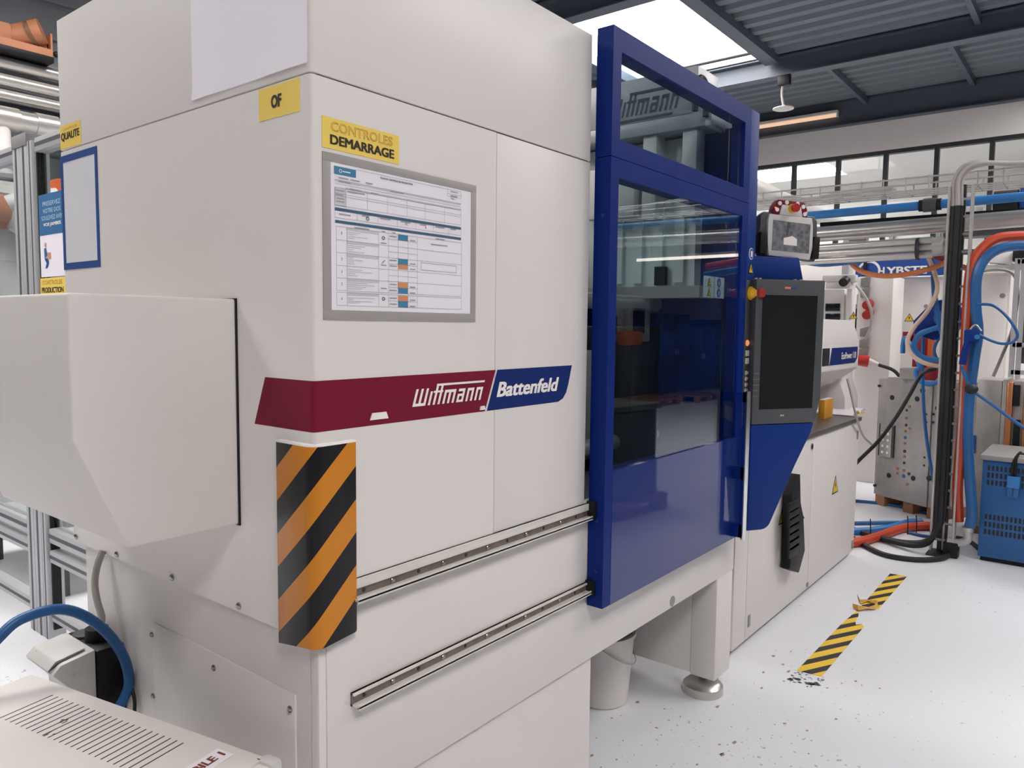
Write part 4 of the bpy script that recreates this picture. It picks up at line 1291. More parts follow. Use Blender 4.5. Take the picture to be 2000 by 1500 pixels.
u1, z1 = mface(*c6(1020, 735))
tbk = MB().box(u0, u1, SG * -.02, SG * .0, z0, z1).build('terminal_block', MACHST, mo, bevel=.003, local=True)
for i in range(4):
    for j in range(2):
        MB().cyl((u0 + (u1 - u0) * (.28 + .44 * j), SG * -.02, z0 + .04 + i * .056), (u0 + (u1 - u0) * (.28 + .44 * j), SG * -.024, z0 + .04 + i * .056), .012, n=12).build('terminal', WFILM, tbk, local=True)
for x in (916, 1026):
    u, _ = mface(*c6(x, 840))
    MB().box(u - .006, u + .006, SG * -.006, SG * .0, z0, z1).build('slot_groove', HOLE, mo, local=True)

q = at(1772, 737, X=6.3)
tag(MB().box(6.3, 6.5, at(1788, 730, X=6.3).y, at(1757, 730, X=6.3).y, mzt - .0, mzt + .09).build('steel_block', MACHST), 'small grey steel block lying on top of the drilled mould', 'block')
rd = thing('red_lifting_block', 'red painted lifting block with hoses on top of the drilled mould', 'lifting block', tuple(at(1815, 737, X=6.3)))
MB().box(6.28, 6.5, at(1848, 730, X=6.28).y, at(1789, 730, X=6.28).y, mzt, mzt + .1).build('foot', REDP, rd, bevel=.004)
a_, c_ = at(1780, 735, X=6.45), at(1823, 648, X=6.45)
MB().box(6.45, 6.6, c_.y, a_.y, mzt + .1, c_.z).build('upright', REDP, rd, bevel=.004)
a_, c_ = at(1762, 676, X=6.47), at(1782, 648, X=6.47)
MB().box(6.46, 6.58, c_.y, a_.y, a_.z, c_.z).build('side_arm', REDP, rd, bevel=.004)
a_, c_ = at(1809, 735, X=6.44), at(1822, 655, X=6.44)
MB().box(6.43, 6.45, c_.y, a_.y, mzt + .1, c_.z).build('orange_edge', ORANGE, rd)
for i, x in enumerate((1826, 1840)):
    q = at(x, 706, X=6.2)
    tag(MB().cyl((6.2, q.y, mzt + .1), (6.2, q.y, mzt + .2), .03, .024, n=14).build('coupling_cap', ESTOPR), ('left orange red coupling cap on the red lifting block', 'right orange red coupling cap on the red lifting block')[i], 'coupling')

# ---- second mould: steel and copper coloured plates
BX = 5.95
m2 = thing('plate_mould', 'steel mould with copper coloured plates behind the blue cart', 'mould', (BX + .2, -.7, 0))
lo = .06


def yb(px, X=BX):
    return at(px, 860, X=X).y


zt2 = at(1930, 742, X=BX).z
MB().box(BX, BX + .4, yb(1952), yb(1903), lo, zt2).build('steel_plate', MACHST, m2, bevel=.004)
MB().box(BX - .03, BX + .4, yb(1961), yb(1953), lo, zt2 + .01).build('steel_plate', MACHST, m2, bevel=.003)
MB().box(BX - .03, BX + .4, yb(1973), yb(1961.5), lo, zt2 - .01).build('copper_plate', COPPER, m2, bevel=.003)
MB().box(BX, BX + .4, yb(1995), yb(1973.5), lo, zt2).build('steel_plate', MACHST, m2, bevel=.003)
MB().box(BX - .02, BX + .4, yb(2030), yb(1995.5), lo, zt2 + .01).build('copper_plate', COPPER, m2, bevel=.003)
for y0, y1 in ((752, 792), (820, 878)):
    a_, c_ = at(1977, y1, X=BX), at(1994, y0, X=BX)
    MB().box(BX - .02, BX, c_.y, a_.y, a_.z, c_.z).build('black_insert', BLACK, m2, bevel=.003)
MB().box(BX - .01, BX, yb(1906), yb(1894), at(1900, 885, X=BX).z, at(1900, 850, X=BX).z).build('blue_tag', LABELBL, m2)
MB().box(BX, BX + .4, yb(2030), yb(1903), 0, lo).build('wooden_bearer', WOOD, m2)

# ---- blue temperature control cart
QX = 5.15
ct = thing('control_cart', 'blue metal cart with slotted vents and grey lid', 'cart', (QX + .3, -.9, 0))
MB().box(QX, QX + .6, -1.25, -.585, .03, .705).build('body', CARTB, ct, bevel=.006)
MB().box(QX - .03, QX + .62, -1.27, -.57, .71, .745).build('lid', MGREY, ct, bevel=.006)
MB().box(QX + .02, QX + .58, -1.22, -.6, 0, .03).build('base', BLACK, ct)
for z0 in (.655, .605, .555, .315, .262, .21):
    k = MB()
    for j in range(22):
        y = -.622 - j * .0245
        k.box(QX - .0015, QX + .002, y - .0085, y + .0055, z0 - .018, z0 + .018)
    o = k.build('vent_row', HOLE, ct)
    o['kind'] = 'stuff'
pg = thing('hanging_plug', 'light blue plug hanging on the front of the blue cart', 'plug', (QX - .02, -.765, .53))
pa, pb = at(1966, 952, X=QX - .03), at(1993, 932, X=QX - .03)
MB().box(QX - .05, QX - .003, pb.y, pa.y, pa.z, pb.z).build('housing', HOSEC, pg, bevel=.006)
for yy in (pa.y - .02, pb.y + .02):
    MB().box(QX - .045, QX - .003, yy - .016, yy + .016, pa.z - .06, pa.z).build('socket', CARTB, pg, bevel=.003)
MB().tube([(QX - .03, pa.y - .03, pb.z), (QX - .03, pa.y - .03, pb.z + .1), (QX + .0, pa.y - .06, .78), (QX + .1, pa.y - .06, .76)], .008, 8).build('cable', BLACK, pg)
MB().tube([(QX - .03, pb.y + .03, pb.z), (QX - .03, pb.y + .03, pb.z + .1), (QX + .0, pb.y + .02, .77), (QX + .1, pb.y, .76)], .008, 8).build('cable', BLACK, pg)
hose('power_cable', 'black power cable running from the riser foot to the blue cart', 'cable', [(1868, 1050), (1882, 1053), (1898, 1060), (1912, 1072)], .016, RUBBER, Z=.016)

# ---- machine with banner and electrical cabinets at the back
EX = 8.2
ec = thing('switch_cabinet', 'tall white switch cabinet with warning triangle behind the hoses', 'cabinet', (EX + .3, .45, 0))
yA, yB_, yC = at(1742, 640, X=EX).y, at(1817, 640, X=EX).y, at(1882, 640, X=EX).y
zc = at(1780, 541, X=EX).z
MB().box(EX + .02, EX + .6, yC, yA, 0, zc).build('body', BASEW, ec)
for y0, y1 in ((yB_ + .012, yA - .01), (yC + .01, yB_ - .012)):
    d = MB().box(EX, EX + .02, y0, y1, .1, zc - .03).build('door', BASEW, ec, bevel=.004)
    for z in (1.85, .6):
        MB().cyl((EX, y0 + .04, z), (EX - .01, y0 + .04, z), .02, n=12).build('lock', MGREY, d)
q = at(1776, 620, X=EX)
warn_triangle(ec, (EX - .0005, q.y, q.z - .01), -Y1, Z1, .055)
MB().box(EX - .02, EX + .0, yA - .006, yA + .012, 0, zc).build('edge_gap', GAP, ec)
e2 = thing('switch_cabinet', 'tall white switch cabinet right of the riser', 'cabinet', (EX + .1, -.3, 0))
yD, yE = at(1903, 640, X=EX).y, at(1968, 640, X=EX).y
MB().box(EX + .02, EX + .6, yE, yC - .02, 0, zc + .02).build('body', BASEW, e2)
d = MB().box(EX, EX + .02, yE + .02, yC - .03, .1, zc - .02).build('door', BASEW, e2, bevel=.004)
MB().cyl((EX, yE + .06, 1.95), (EX - .012, yE + .06, 1.95), .025, n=12).build('lock', MGREY, d)
so = thing('socket_cabinet', 'narrow white cabinet with a column of sockets and red plugs', 'cabinet', (7.5, .9, 0))
SX = 7.5
y0, y1 = at(1741, 640, X=SX).y, at(1672, 640, X=SX).y
zc2 = at(1700, 540, X=SX).z
MB().box(SX, SX + .5, y0, y1, 0, zc2).build('body', BASEW, so, bevel=.01)
for i, y in enumerate((550, 572, 648, 670, 688)):
    q = at(1693 - i * 1.0, y, X=SX)
    MB().prism([(q.y - .045, q.z + .06), (q.y + .05, q.z + .03), (q.y + .05, q.z - .05), (q.y - .03, q.z - .055)], 'x', SX - .035, SX).build('socket', MGREY, so, bevel=.004)
for y in (593, 612):
    q = at(1697, y, X=SX)
    MB().cyl((SX, q.y, q.z), (SX - .09, q.y - .0, q.z - .02), .05, .045, n=16).build('red_plug', ESTOPR, so)
q = at(1696, 706, X=SX - .15)
rp_ = thing('power_plug', 'red industrial power plug with black cable left of the drilled mould', 'plug', tuple(q))
MB().cyl(q, q + Vector((-.05, .16, .02)), .06, .05, n=16).build('shell', ESTOPR, rp_)
MB().cyl(q, q + Vector((.02, -.09, -.03)), .04, .02, n=14).build('gland', LGREY, rp_)
MB().tube([q + Vector((.02, -.09, -.03)), q + Vector((.05, -.25, -.1)), q + Vector((.1, -.35, -.3)), q + Vector((.15, -.4, -.6))], .017, 8).build('cable', RUBBER, rp_)
bn = thing('banner_board', 'blue banner with white ring emblem and lettering above the cabinets', 'banner', (EX - .12, .6, 2.2))
BXX = EX - .1
b0, b1, b2 = at(1672, 500, X=BXX), at(1862, 543, X=BXX), at(1700, 541, X=BXX)
MB().box(BXX, BXX + .05, b1.y, b0.y, b2.z, b0.z + .06).build('board', LABELBL, bn, bevel=.003)
c0_, c1_ = at(1731, 539, X=BXX), at(1811, 523, X=BXX)
lettering('YBSTE', WFILM, bn, (BXX, c0_.y, c0_.z + .012), -Y1, Z1, (c0_.y - c1_.y), .085, bold=.03)
lettering('H', WFILM, bn, (BXX, c0_.y + .085, c0_.z + .012), -Y1, Z1, .065, .085, bold=.03)
q = at(1697, 530, X=BXX)
MB().add([(BXX - .001, q.y + r * math.cos(a), q.z + r * math.sin(a)) for r in (.12, .095) for a in [i * math.pi / 14 for i in range(15)]],
         [(i, i + 1, 15 + i + 1, 15 + i) for i in range(14)]).build('ring_emblem', WFILM, bn)
MB().box(BXX - .04, BXX - .01, q.y + .02, q.y + .05, q.z - .05, q.z + .1).build('dark_stay', BLACK, bn)

# upper part of the same line: cross beam and covers right of the riser
mc = thing('machine_cover', 'white angular machine cover above the right switch cabinet', 'machine cover', (EX, -.3, 2.2))
q0, q1 = at(1905, 535, X=7.9), at(1990, 480, X=7.9)
MB().prism([(at(1925, 512, X=7.9).y, at(1925, 512, X=7.9).z), (at(1975, 516, X=7.9).y, at(1975, 516, X=7.9).z), (at(1985, 505, X=7.9).y, at(1985, 505, X=7.9).z), (at(1985, 488, X=7.9).y, at(1985, 488, X=7.9).z), (at(1952, 489, X=7.9).y, at(1952, 489, X=7.9).z)], 'x', 7.9, 8.3).build('cover', WHITE, mc, bevel=.01)
MB().box(7.95, 8.15, at(2010, 520, X=7.95).y, at(1900, 520, X=7.95).y, at(1950, 528, X=7.95).z, at(1950, 517, X=7.95).z).build('ledge', LGREY, mc)
MB().box(8.0, 8.15, at(2010, 520, X=8).y, at(1900, 520, X=8).y, zc + .02, at(1950, 528, X=7.95).z).build('panel', WHITE, mc)
MB().box(7.8, 7.95, at(2020, 490, X=7.8).y, at(1978, 490, X=7.8).y, at(1990, 510, X=7.8).z, at(1990, 487, X=7.8).z).build('motor', BLACK, mc, bevel=.01)
cbm = thing('guard_post', 'pale aluminium guard frame at the right edge behind the cart', 'guard frame', (7.3, -.5, 0))
for x in (1979, 1992):
    q = at(x, 650, X=7.3)
    MB().box(7.3, 7.34, q.y - .02, q.y + .02, 0, 2.25).build('upright', ALU, cbm)
for z in (2.2, 1.45, 1.2):
    MB().box(7.3, 7.34, at(2020, 650, X=7.3).y, at(1979, 650, X=7.3).y, z, z + .04).build('crossbar', ALU, cbm)
MB().box(7.36, 7.5, at(2020, 650, X=7.36).y, at(1990, 650, X=7.36).y, 1.3, 1.95).build('dark_panel', DGREY, cbm)

# dryer unit and clutter behind the injection housing
dr = thing('dryer_unit', 'white dryer unit with two dark windows behind the injection housing', 'dryer', (6.3, 1.0, 0))
DXX = 6.3


def c4(x, y):
    return (1420 + x / 4.839, 540 + y / 4.839)


ya, yb2, yc2 = at(*c4(880, 200), X=DXX).y, at(*c4(1110, 200), X=DXX).y, at(*c4(1250, 200), X=DXX).y
za = at(*c4(1000, 118), X=DXX).z
MB().box(DXX, DXX + .25, yb2, ya + .35, 0, za).build('body', BASEW, dr, bevel=.01)
MB().box(DXX - .05, DXX + .1, yc2 + .05, yb2 - .03, 0, za).build('side_panel', BASEW, dr, bevel=.006)
for y0, y1 in ((255, 328), (350, 410)):
    a_, c_ = at(*c4(930, y1), X=DXX), at(*c4(1072, y0), X=DXX)
    w_ = MB().box(DXX - .012, DXX, c_.y, a_.y, a_.z, c_.z).build('window', SCREEN, dr, bevel=.003)
a_, c_ = at(*c4(1225, 305), X=DXX - .05), at(*c4(1245, 170), X=DXX - .05)
MB().box(DXX - .06, DXX - .05, c_.y, a_.y, a_.z, c_.z).build('vent_grille', LGREY, dr)
q = at(*c4(1195, 375), X=DXX - .05)
warn_triangle(dr, (DXX - .0505, q.y, q.z), -Y1, Z1, .04)
cl = thing('robot_gripper', 'grey gripper and brackets above the dryer unit', 'gripper', (6.6, 1.1, 1.9))
q = at(1640, 548, X=6.6)
MB().box(6.5, 6.7, q.y - .12, q.y + .1, za, q.z - .02).build('stand', LGREY, cl, bevel=.01)
MB().box(6.52, 6.62, q.y - .16, q.y + .14, q.z - .02, q.z + .05).build('jaw_body', LGREY, cl, bevel=.015)
MB().cyl((6.5, q.y - .08, q.z), (6.42, q.y - .08, q.z - .03), .04, n=14).build('suction_cup', BLACK, cl)
q = at(1650, 540, X=6.8)
MB().box(6.8, 6.86, q.y - .03, q.y + .03, 0, 2.6).build('mast', ALU, cl)
bw = thing('background_machine', 'white body of the machine standing behind the pendant', 'machine', (9.4, 1.6, 0))
MB().box(9.0, 10.6, .2, 3.4, 0, 2.1).build('housing', BASEW, bw, bevel=.02)
MB().box(9.1, 10.2, .6, 2.6, 2.1, 2.45).build('upper_cover', BASEW, bw, bevel=.03)
MB().box(8.98, 9.0, 1.2, 1.9, 1.3, 1.9).build('window', SCREEN, bw)

# blue hood of a distant machine at right edge above the pipe
dm = thing('hopper_motor', 'dark motor and blue cover above the blue pipe at the right edge', 'motor', (6.6, -.6, 2.5))
q = at(1975, 395, X=6.6)
MB().cyl((6.6, q.y + .12, q.z), (6.6, q.y - .05, q.z), .1, n=18).build('motor', BLACK, dm)
MB().box(6.55, 6.8, q.y - .35, q.y - .06, q.z - .12, q.z + .14).build('cover', LABELBL, dm, bevel=.01)
MB().box(6.6, 6.7, q.y + .2, q.y + .42, q.z - .1, q.z - .02).build('bracket', LGREY, dm)
MB().box(6.7, 6.9, q.y - .4, q.y + .5, q.z - .25, q.z - .12).build('base_beam', DGREY, dm)

# ceiling sensor
cs = thing('ceiling_sensor', 'white disc sensor hanging from the dark roof beam', 'sensor', (9.4, 2.3, 4.4))
q, q2 = at(1530, 213, X=9.4), at(1529, 160, X=9.4)
MB().lathe([(.02, .05), (.06, .03), (.135, .012), (.135, 0), (.03, -.012)], (9.4, q.y, q.z), 24).build('disc', LGREY, cs)
MB().tube([(9.4, q.y, q.z + .04), (9.41, q.y + .03, q.z + .2), (9.4, q2.y, q2.z - .06)], .018, 8).build('cord', HOSEG, cs)
MB().box(9.36, 9.44, q2.y - .1, q2.y + .06, q2.z - .05, 4.945).build('bracket', BLACK, cs, bevel=.01)

# lifting loop on top of the machine behind the door
q = at(1372, 160, Y=.08)
tag(MB().tube([(q.x - .06, .08, 2.44), (q.x - .055, .08, 2.53), (q.x - .02, .08, 2.575), (q.x + .025, .08, 2.565), (q.x + .04, .08, 2.52), (q.x + .04, .08, 2.44)], .013, 10).build('lifting_loop', RUBBER), 'black lifting loop standing behind the top edge of the blue door', 'loop')

# ================================================================== FLOOR TAPE
TAPE = mat('hazard_floor_tape', (238, 196, 60), .5, var=.06)
stripes(TAPE, (44, 40, 40), 1.0, 1.93, 0, .184, -(2.672 - 1.93 * .18 + 1.93 * .18) / .184 + (1.93 * .18) / .184, .46)
tp1 = [(2.593, -.172), (2.605, -.281), (3.30, -.281), (3.36, -.279), (3.39, -.262), (3.36, -.24), (3.41, -.225), (3.50, -.218), (3.60, -.196), (3.57, -.188), (3.30, -.176)]
tp2 = [(3.68, -.19), (3.70, -.279), (4.432, -.282), (4.425, -.184)]
for pl_, lb in ((tp1, 'longer torn strip of black and yellow tape on the floor nearest the machine foot'), (tp2, 'shorter strip of black and yellow tape on the floor further from the machine foot')):
    tag(MB().prism(pl_, 'z', .0004, .0015).build('floor_tape', TAPE), lb, 'tape', 'hazard tape on the floor')
k = MB()
sc_ = [(3.60, -.165), (3.57, -.20), (3.62, -.24), (3.66, -.27), (3.72, -.27), (3.76, -.21), (3.70, -.18), (3.76, -.15)]
vs = []
for i, (x, y) in enumerate(sc_):
    vs += [(x, y, .003 + .006 * (i % 3)), (x + .04, y + .015, .006 + .01 * ((i + 1) % 3))]
k.add(vs, [(2 * i, 2 * i + 1, 2 * i + 3, 2 * i + 2) for i in range(len(sc_) - 1)])
tag(k.build('tape_scrap', mat('crumpled_tape', (196, 150, 60), .6, var=.35, scale=60)), 'crumpled brown and yellow scrap between the two floor tape strips', 'tape scrap')
k = MB()
for i in range(46):
    x, y = 2.46 + random.random() * .13, -.165 - random.random() * .13
    s_ = random.uniform(.003, .011) * (1.8 if abs(x - 2.485 - (y + .165) * -.25) < .02 else .8)
    k.quad(*[(x + s_ * random.uniform(.5, 1.2) * math.cos(a), y + s_ * random.uniform(.5, 1.2) * math.sin(a), .0006) for a in (0, 1.2, 2.4, 3.6, 4.9)])
o = k.build('tape_residue', DGREY)
tag(o, 'dark flecks of old tape glue at the near end of the floor tape', 'residue', kind='stuff')
k = MB()
for i in range(170):
    t_ = random.random()
    x, y = 1.25 + random.random() * 1.6, .5 - random.random() * .95 - (0.0 if t_ < .6 else .3)
    if y > .0 and x > 1.9 or y < -.6:
        continue
    s_ = random.choice((.003, .005, .007, .012)) * random.uniform(.6, 1.3)
    k.quad(*[(x + s_ * random.uniform(.4, 1.5) * math.cos(a), y + s_ * random.uniform(.3, 1.0) * math.sin(a), .0005) for a in (0, 1.2, 2.4, 3.6, 4.9)])
o = k.build('floor_debris', mat('floor_chip_brown', (150, 140, 132), .8, var=.3, scale=40))
tag(o, 'chips and crumbs scattered on the floor before the machine foot', 'debris', kind='stuff')

# ================================================================== LEFT BACKGROUND
FX = .56
fe = thing('safety_fence', 'aluminium profile safety fence with clear panes behind the machine', 'fence', (FX, 3.0, 0))
GRO = mat('profile_groove', (92, 92, 96), .6, .3)


def profile_v(y0, y1, z0, z1, x0=FX - .04, x1=FX + .04):
    p = MB().box(x0, x1, y0, y1, z0, z1).build('post', ALU, fe, bevel=.003)
    w_ = y1 - y0
    MB().box(x0 - .0008, x0, y0 + w_ * .38, y1 - w_ * .38, z0, z1 - .002).build('groove', GRO, p)


def profile_h(y0, y1, z0, z1, x0=FX - .03, x1=FX + .03):
    p = MB().box(x0, x1, y0, y1, z0, z1).build('rail', ALU, fe, bevel=.003)
    h_ = z1 - z0
    MB().box(x0 - .0008, x0, y0, y1, z0 + h_ * .36, z1 - h_ * .36).build('groove', GRO, p)


profile_v(2.995, 3.085, 0, 2.44)
profile_v(2.90, 2.992, 0, 2.44)
profile_v(2.845, 2.897, .0, 2.455)
MB().box(FX - .045, FX + .045, 2.895, 3.08, 2.44, 2.50).build('post_cap', MGREY, fe, bevel=.003)
MB().box(FX - .02, FX + .02, 2.832, 2.845, .05, 2.40).build('seal_strip', BLACK, fe)
profile_v(3.085, 3.115, .0, 2.46, FX - .02, FX + .04)
for y0, y1 in ((3.115, 5.6), (1.3, 2.832)):
    profile_h(y0, y1, 2.40, 2.465)
    profile_h(y0, y1, .50, .57)
    profile_h(y0, y1, .40, .46)
    profile_h(y0, y1, .10, .16)
    MB().box(FX - .004, FX + .004, y0, y1, .57, 2.40).build('pane', CLEAR, fe)
profile_v(5.6, 5.69, 0, 2.44)
profile_v(1.21, 1.30, 0, 2.44)

po = thing('safety_poster', 'blue and white lifting poster fixed to the safety fence', 'poster', (FX - .01, 2.6, 1.8))
PX_ = FX - .032
POB = mat('poster_blue', (52, 104, 150), .6)
MB().box(PX_, PX_ + .003, 2.42, 2.80, 1.805, 2.19).build('sheet', PAPER, po)
MB().box(PX_ - .001, PX_, 2.42, 2.80, 2.0, 2.19).build('blue_field', POB, po)
POT = mat('poster_pale_ink', (190, 214, 230), .6)
for i, (tx, b_) in enumerate((('PRESERVEZ', 0), ('VOTRE DOS', 0), ('SOULEVEZ AVEC', 0), ('VOS JAMBES', .03))):
    w_ = .2 if i != 2 else .25
    lettering(tx, POT if i < 3 else WFILM, po, (PX_ - .001, 2.77 - (.02 if i != 2 else 0), 2.135 - i * .033), -Y1, Z1, w_, .02, bold=b_)
fg = MB().cyl((PX_ - .001, 2.735, 1.955), (PX_ - .002, 2.735, 1.955), .011, n=12).build('figure_head', mat('figure_skin', (196, 160, 140), .7), po)
k = MB()
k.quad((PX_ - .0015, 2.752, 1.938), (PX_ - .0015, 2.73, 1.942), (PX_ - .0015, 2.715, 1.905), (PX_ - .0015, 2.75, 1.89))
k.build('figure_torso', POB, po)
k = MB()
k.quad((PX_ - .0015, 2.752, 1.89), (PX_ - .0015, 2.715, 1.893), (PX_ - .0015, 2.70, 1.87), (PX_ - .0015, 2.722, 1.845), (PX_ - .0015, 2.745, 1.845), (PX_ - .0015, 2.728, 1.87))
k.build('figure_legs', FRAMEB, po)
MB().box(PX_ - .0018, PX_ - .001, 2.68, 2.715, 1.888, 1.918).build('figure_box', FORMOR, po)
t = thing('name_plate', 'yellow plate reading PRODUCTION on the safety fence below the poster', 'label', (PX_, 2.7, 1.72))
MB().box(PX_, PX_ + .002, 2.50, 2.815, 1.722, 1.80).build('plate', YELLOW, t)
lettering('PRODUCTION', INK, t, (PX_, 2.80, 1.73), -Y1, Z1, .25, .026, bold=.03)
lettering('CONTROLES', OUTL, t, (PX_, 2.79, 1.768), -Y1, Z1, .23, .022, outline=.02)

# pipes along the side wall
for z, lb in ((3.70, 'topmost bright steel pipe along the side wall'), (3.56, 'middle bright steel pipe along the side wall'), (3.435, 'lowest bright steel pipe along the side wall')):
    tag(MB().cyl((-2.5, 6.0, z), (6.5, 6.0, z), .05, n=20).build('wall_pipe', STAIN), lb, 'pipe', 'steel pipes along the side wall')
tag(MB().box(-2.5, 6.5, 6.12, 6.3, 3.42, 3.80).build('pipe_rack', SIDING), 'grey rack plate behind the three wall pipes', 'rack')
tag(MB().box(-2.5, 6.5, 6.1, 6.3, 3.25, 3.36).build('wall_girder', BEAMM), 'dark girder below the three wall pipes', 'girder')
dc = thing('suction_pipe', 'fat steel pipe with couplings below the dark girder', 'pipe', (1.6, 5.9, 3.1))
MB().cyl((-2.5, 5.9, 3.235), (6.5, 5.9, 3.215), .085, n=24).build('pipe', STAIN, dc)
for x in (at(10, 235, Y=5.9).x, at(88, 250, Y=5.9).x):
    MB().cyl((x - .08, 5.9, 3.228), (x + .09, 5.9, 3.228), .096, n=24).build('coupling', STAIN, dc)
q = at(5, 280, Y=5.9)
MB().lathe([(.06, 2.75), (.075, 2.78), (.06, 2.82), (.075, 2.86), (.06, 2.9), (.075, 2.94), (.07, 3.0), (.06, 3.02), (.06, 3.16)], (q.x, 5.9, 0), 18).build('bellows', LGREY, dc)
# orange gear unit on the pipes
gu = thing('orange_gear_unit', 'copper orange gear unit on a dark tray above the wall pipes', 'gear unit', (1.4, 6.0, 3.75))
g0, g1 = at(0, 100, Y=6.0), at(92, 122, Y=6.0)
OR2 = mat('copper_orange_paint', (176, 116, 84), .5, var=.25)
MB().box(g0.x - .5, g1.x, 5.85, 6.15, 3.752, 3.80).build('tray', BLACK, gu, bevel=.005)
MB().box(g0.x - .5, g1.x - .005, 5.86, 6.14, 3.80, 3.86).box(g1.x - .02, g1.x - .005, 5.86, 6.14, 3.86, 3.99).build('tray_rim', OR2, gu)
MB().box(g1.x - .14, g1.x - .03, 5.9, 6.1, 3.86, 3.96).build('gear_box', OR2, gu, bevel=.01)
MB().box(g0.x - .3, g0.x + .06, 5.9, 6.1, 3.80, 4.0).build('gear_box', OR2, gu, bevel=.02)
hm = at(50, 66, Y=5.95)
MB().cyl((hm.x - .13, 6.04, hm.z - .07), (hm.x + .1, 5.88, hm.z + .035), .1, n=20).build('motor', OR2, gu)
MB().cyl((hm.x + .02, 5.93, hm.z - .005), (hm.x + .045, 5.912, hm.z + .008), .103, n=20).build('motor_band', mat('dark_copper', (120, 84, 60), .5), gu)
MB().cyl((hm.x - .16, 6.05, hm.z - .1), (hm.x - .11, 6.02, hm.z - .07), .065, n=18).build('motor_neck', DSTEEL, gu)
MB().box(hm.x - .1, hm.x + .06, 5.93, 6.07, 3.80, hm.z - .05).build('pedestal', OR2, gu, bevel=.01)
MB().ball((g1.x + .02, 5.86, 3.83), .025).build('end_knob', BLACK, gu)

# robot in the fenced cell
ro = thing('cell_robot', 'orange and white robot arm inside the fenced cell', 'robot', (2.4, 5.2, 0))
q = at(-14, 408, Y=5.0)
MB().lathe([(.3, 0), (.3, .1), (.22, .14), (.2, .9), (.24, 1.0), (.24, 1.2)], (q.x + .2, 5.2, 0), 24).build('base', LGREY, ro)
MB().cyl((q.x - .1, 5.0, q.z), (q.x + .1, 5.15, q.z), .13, n=24).build('shoulder', OR2, ro)
MB().cyl((q.x + .16, 4.95, q.z - .03), (q.x + .38, 5.1, q.z - .03), .14, n=24).build('motor_housing', LGREY, ro)
q2 = at(112, 358, Y=5.0)
MB().cyl((q2.x, 4.95, q2.z - .12), (q2.x + .1, 5.05, q2.z - .12), .15, n=28).build('elbow', ORANGE, ro)
MB().tube([(q.x + .2, 5.1, q.z), (q2.x - .3, 5.05, q.z + .05), (q2.x, 5.0, q2.z - .1)], .07, 14).build('forearm', LGREY, ro)
MB().box(q.x + .05, q.x + .4, 5.1, 5.3, 1.2, q.z - .1).build('column', LGREY, ro, bevel=.03)
tag(MB().box(.9, 4.5, 5.4, 5.6, at(20, 378, Y=5.4).z, at(20, 355, Y=5.4).z).build('conveyor_beam', WHITE), 'white cross beam inside the fenced cell', 'beam')
tag(MB().box(.9, 4.5, 5.42, 5.58, 0, .4).build('cell_plinth', BASEW, bevel=.01), 'low white plinth inside the fenced cell', 'plinth')
wb_ = thing('cell_workbench', 'pale workbench inside the fenced cell', 'workbench', (1.4, 3.9, 0))
MB().box(.75, 1.9, 3.4, 4.6, .30, .36).build('top', LGREY, wb_, bevel=.01)
for x, y in ((.82, 3.47), (1.83, 3.47), (.82, 4.53), (1.83, 4.53)):
    MB().box(x - .03, x + .03, y - .03, y + .03, 0, .30).build('leg', DGREY, wb_)
MB().box(.9, 1.2, 3.6, 3.9, .36, .52).build('control_box', DGREY, wb_, bevel=.01)

# ---- plug connection on the base
pc = thing('connector_box', 'black and grey industrial connector on the machine base behind the blue hose', 'connector', (-.07, .96, .5))
MB().box(-.066, .012, .88, 1.075, .50, .70).build('black_housing', BLACK, pc, bevel=.008)
MB().prism([(-.066, .705), (-.155, .69), (-.175, .668), (-.12, .60), (-.115, .50), (-.066, .50)], 'y', .882, 1.07).build('grey_cover', LGREY, pc, bevel=.006)
MB().prism([(-.085, .7065), (-.16, .6935), (-.178, .675), (-.18, .678), (-.16, .698), (-.085, .711)], 'y', .90, 1.05).build('flap', LGREY, pc, bevel=.002)
MB().box(-.135, -.108, .92, .97, .6985, .7005).build('rating_label', MGREY, pc)
MB().cyl((-.16, 1.02, .692), (-.16, 1.02, .6955), .005, n=10).build('yellow_dot', TAPEY, pc)
MB().cyl((-.118, .884, .655), (-.118, .876, .655), .008, n=12).build('hinge_pin', LGREY, pc)
MB().cyl((-.03, .96, .70), (-.03, .96, .735), .03, n=16).build('cable_gland', BLACK, pc)
MB().lathe([(.034, .70), (.034, .706), (.026, .708)], (-.035, 1.02, 0), 18).build('screw_ring', DGREY, pc)
gc = [at(201, 1075, X=-.004), at(190, 1105, X=-.02), at(185, 1140, X=-.03), at(190, 1175, X=-.035), at(199, 1210, X=-.03), Vector((-.03, .96, .73))]
tag(MB().tube(gc, .0095, 10).build('grey_cable', HOSEG), 'grey cable dropping from the panel flange into the connector', 'cable')
bh = [at(x, y, Y=.83) for x, y in ((-60, 1310), (-5, 1248), (40, 1210), (110, 1190), (165, 1203), (213, 1240), (242, 1285), (252, 1330), (243, 1362), (225, 1392))]
tag(MB().tube(bh, .0135, 14).build('blue_hose', HOSEB), 'blue hose arching over the connector behind the white mobile unit', 'hose')
q = at(258, 1330, X=.0)
tag(MB().tube([at(258, 1345, X=.002), at(263, 1370, X=.002), at(262, 1400, X=.002)], .005, 8).build('thin_cable', RUBBER), 'thin black cable behind the blue hose', 'cable')

# ---- mobile unit in the foreground
MZ = .70
e_ = at(546, 1481, Z=MZ)
mu = thing('mobile_unit', 'white mobile unit with slotted lid in the left foreground', 'appliance', (e_.x, e_.y, 0), math.radians(11.7))


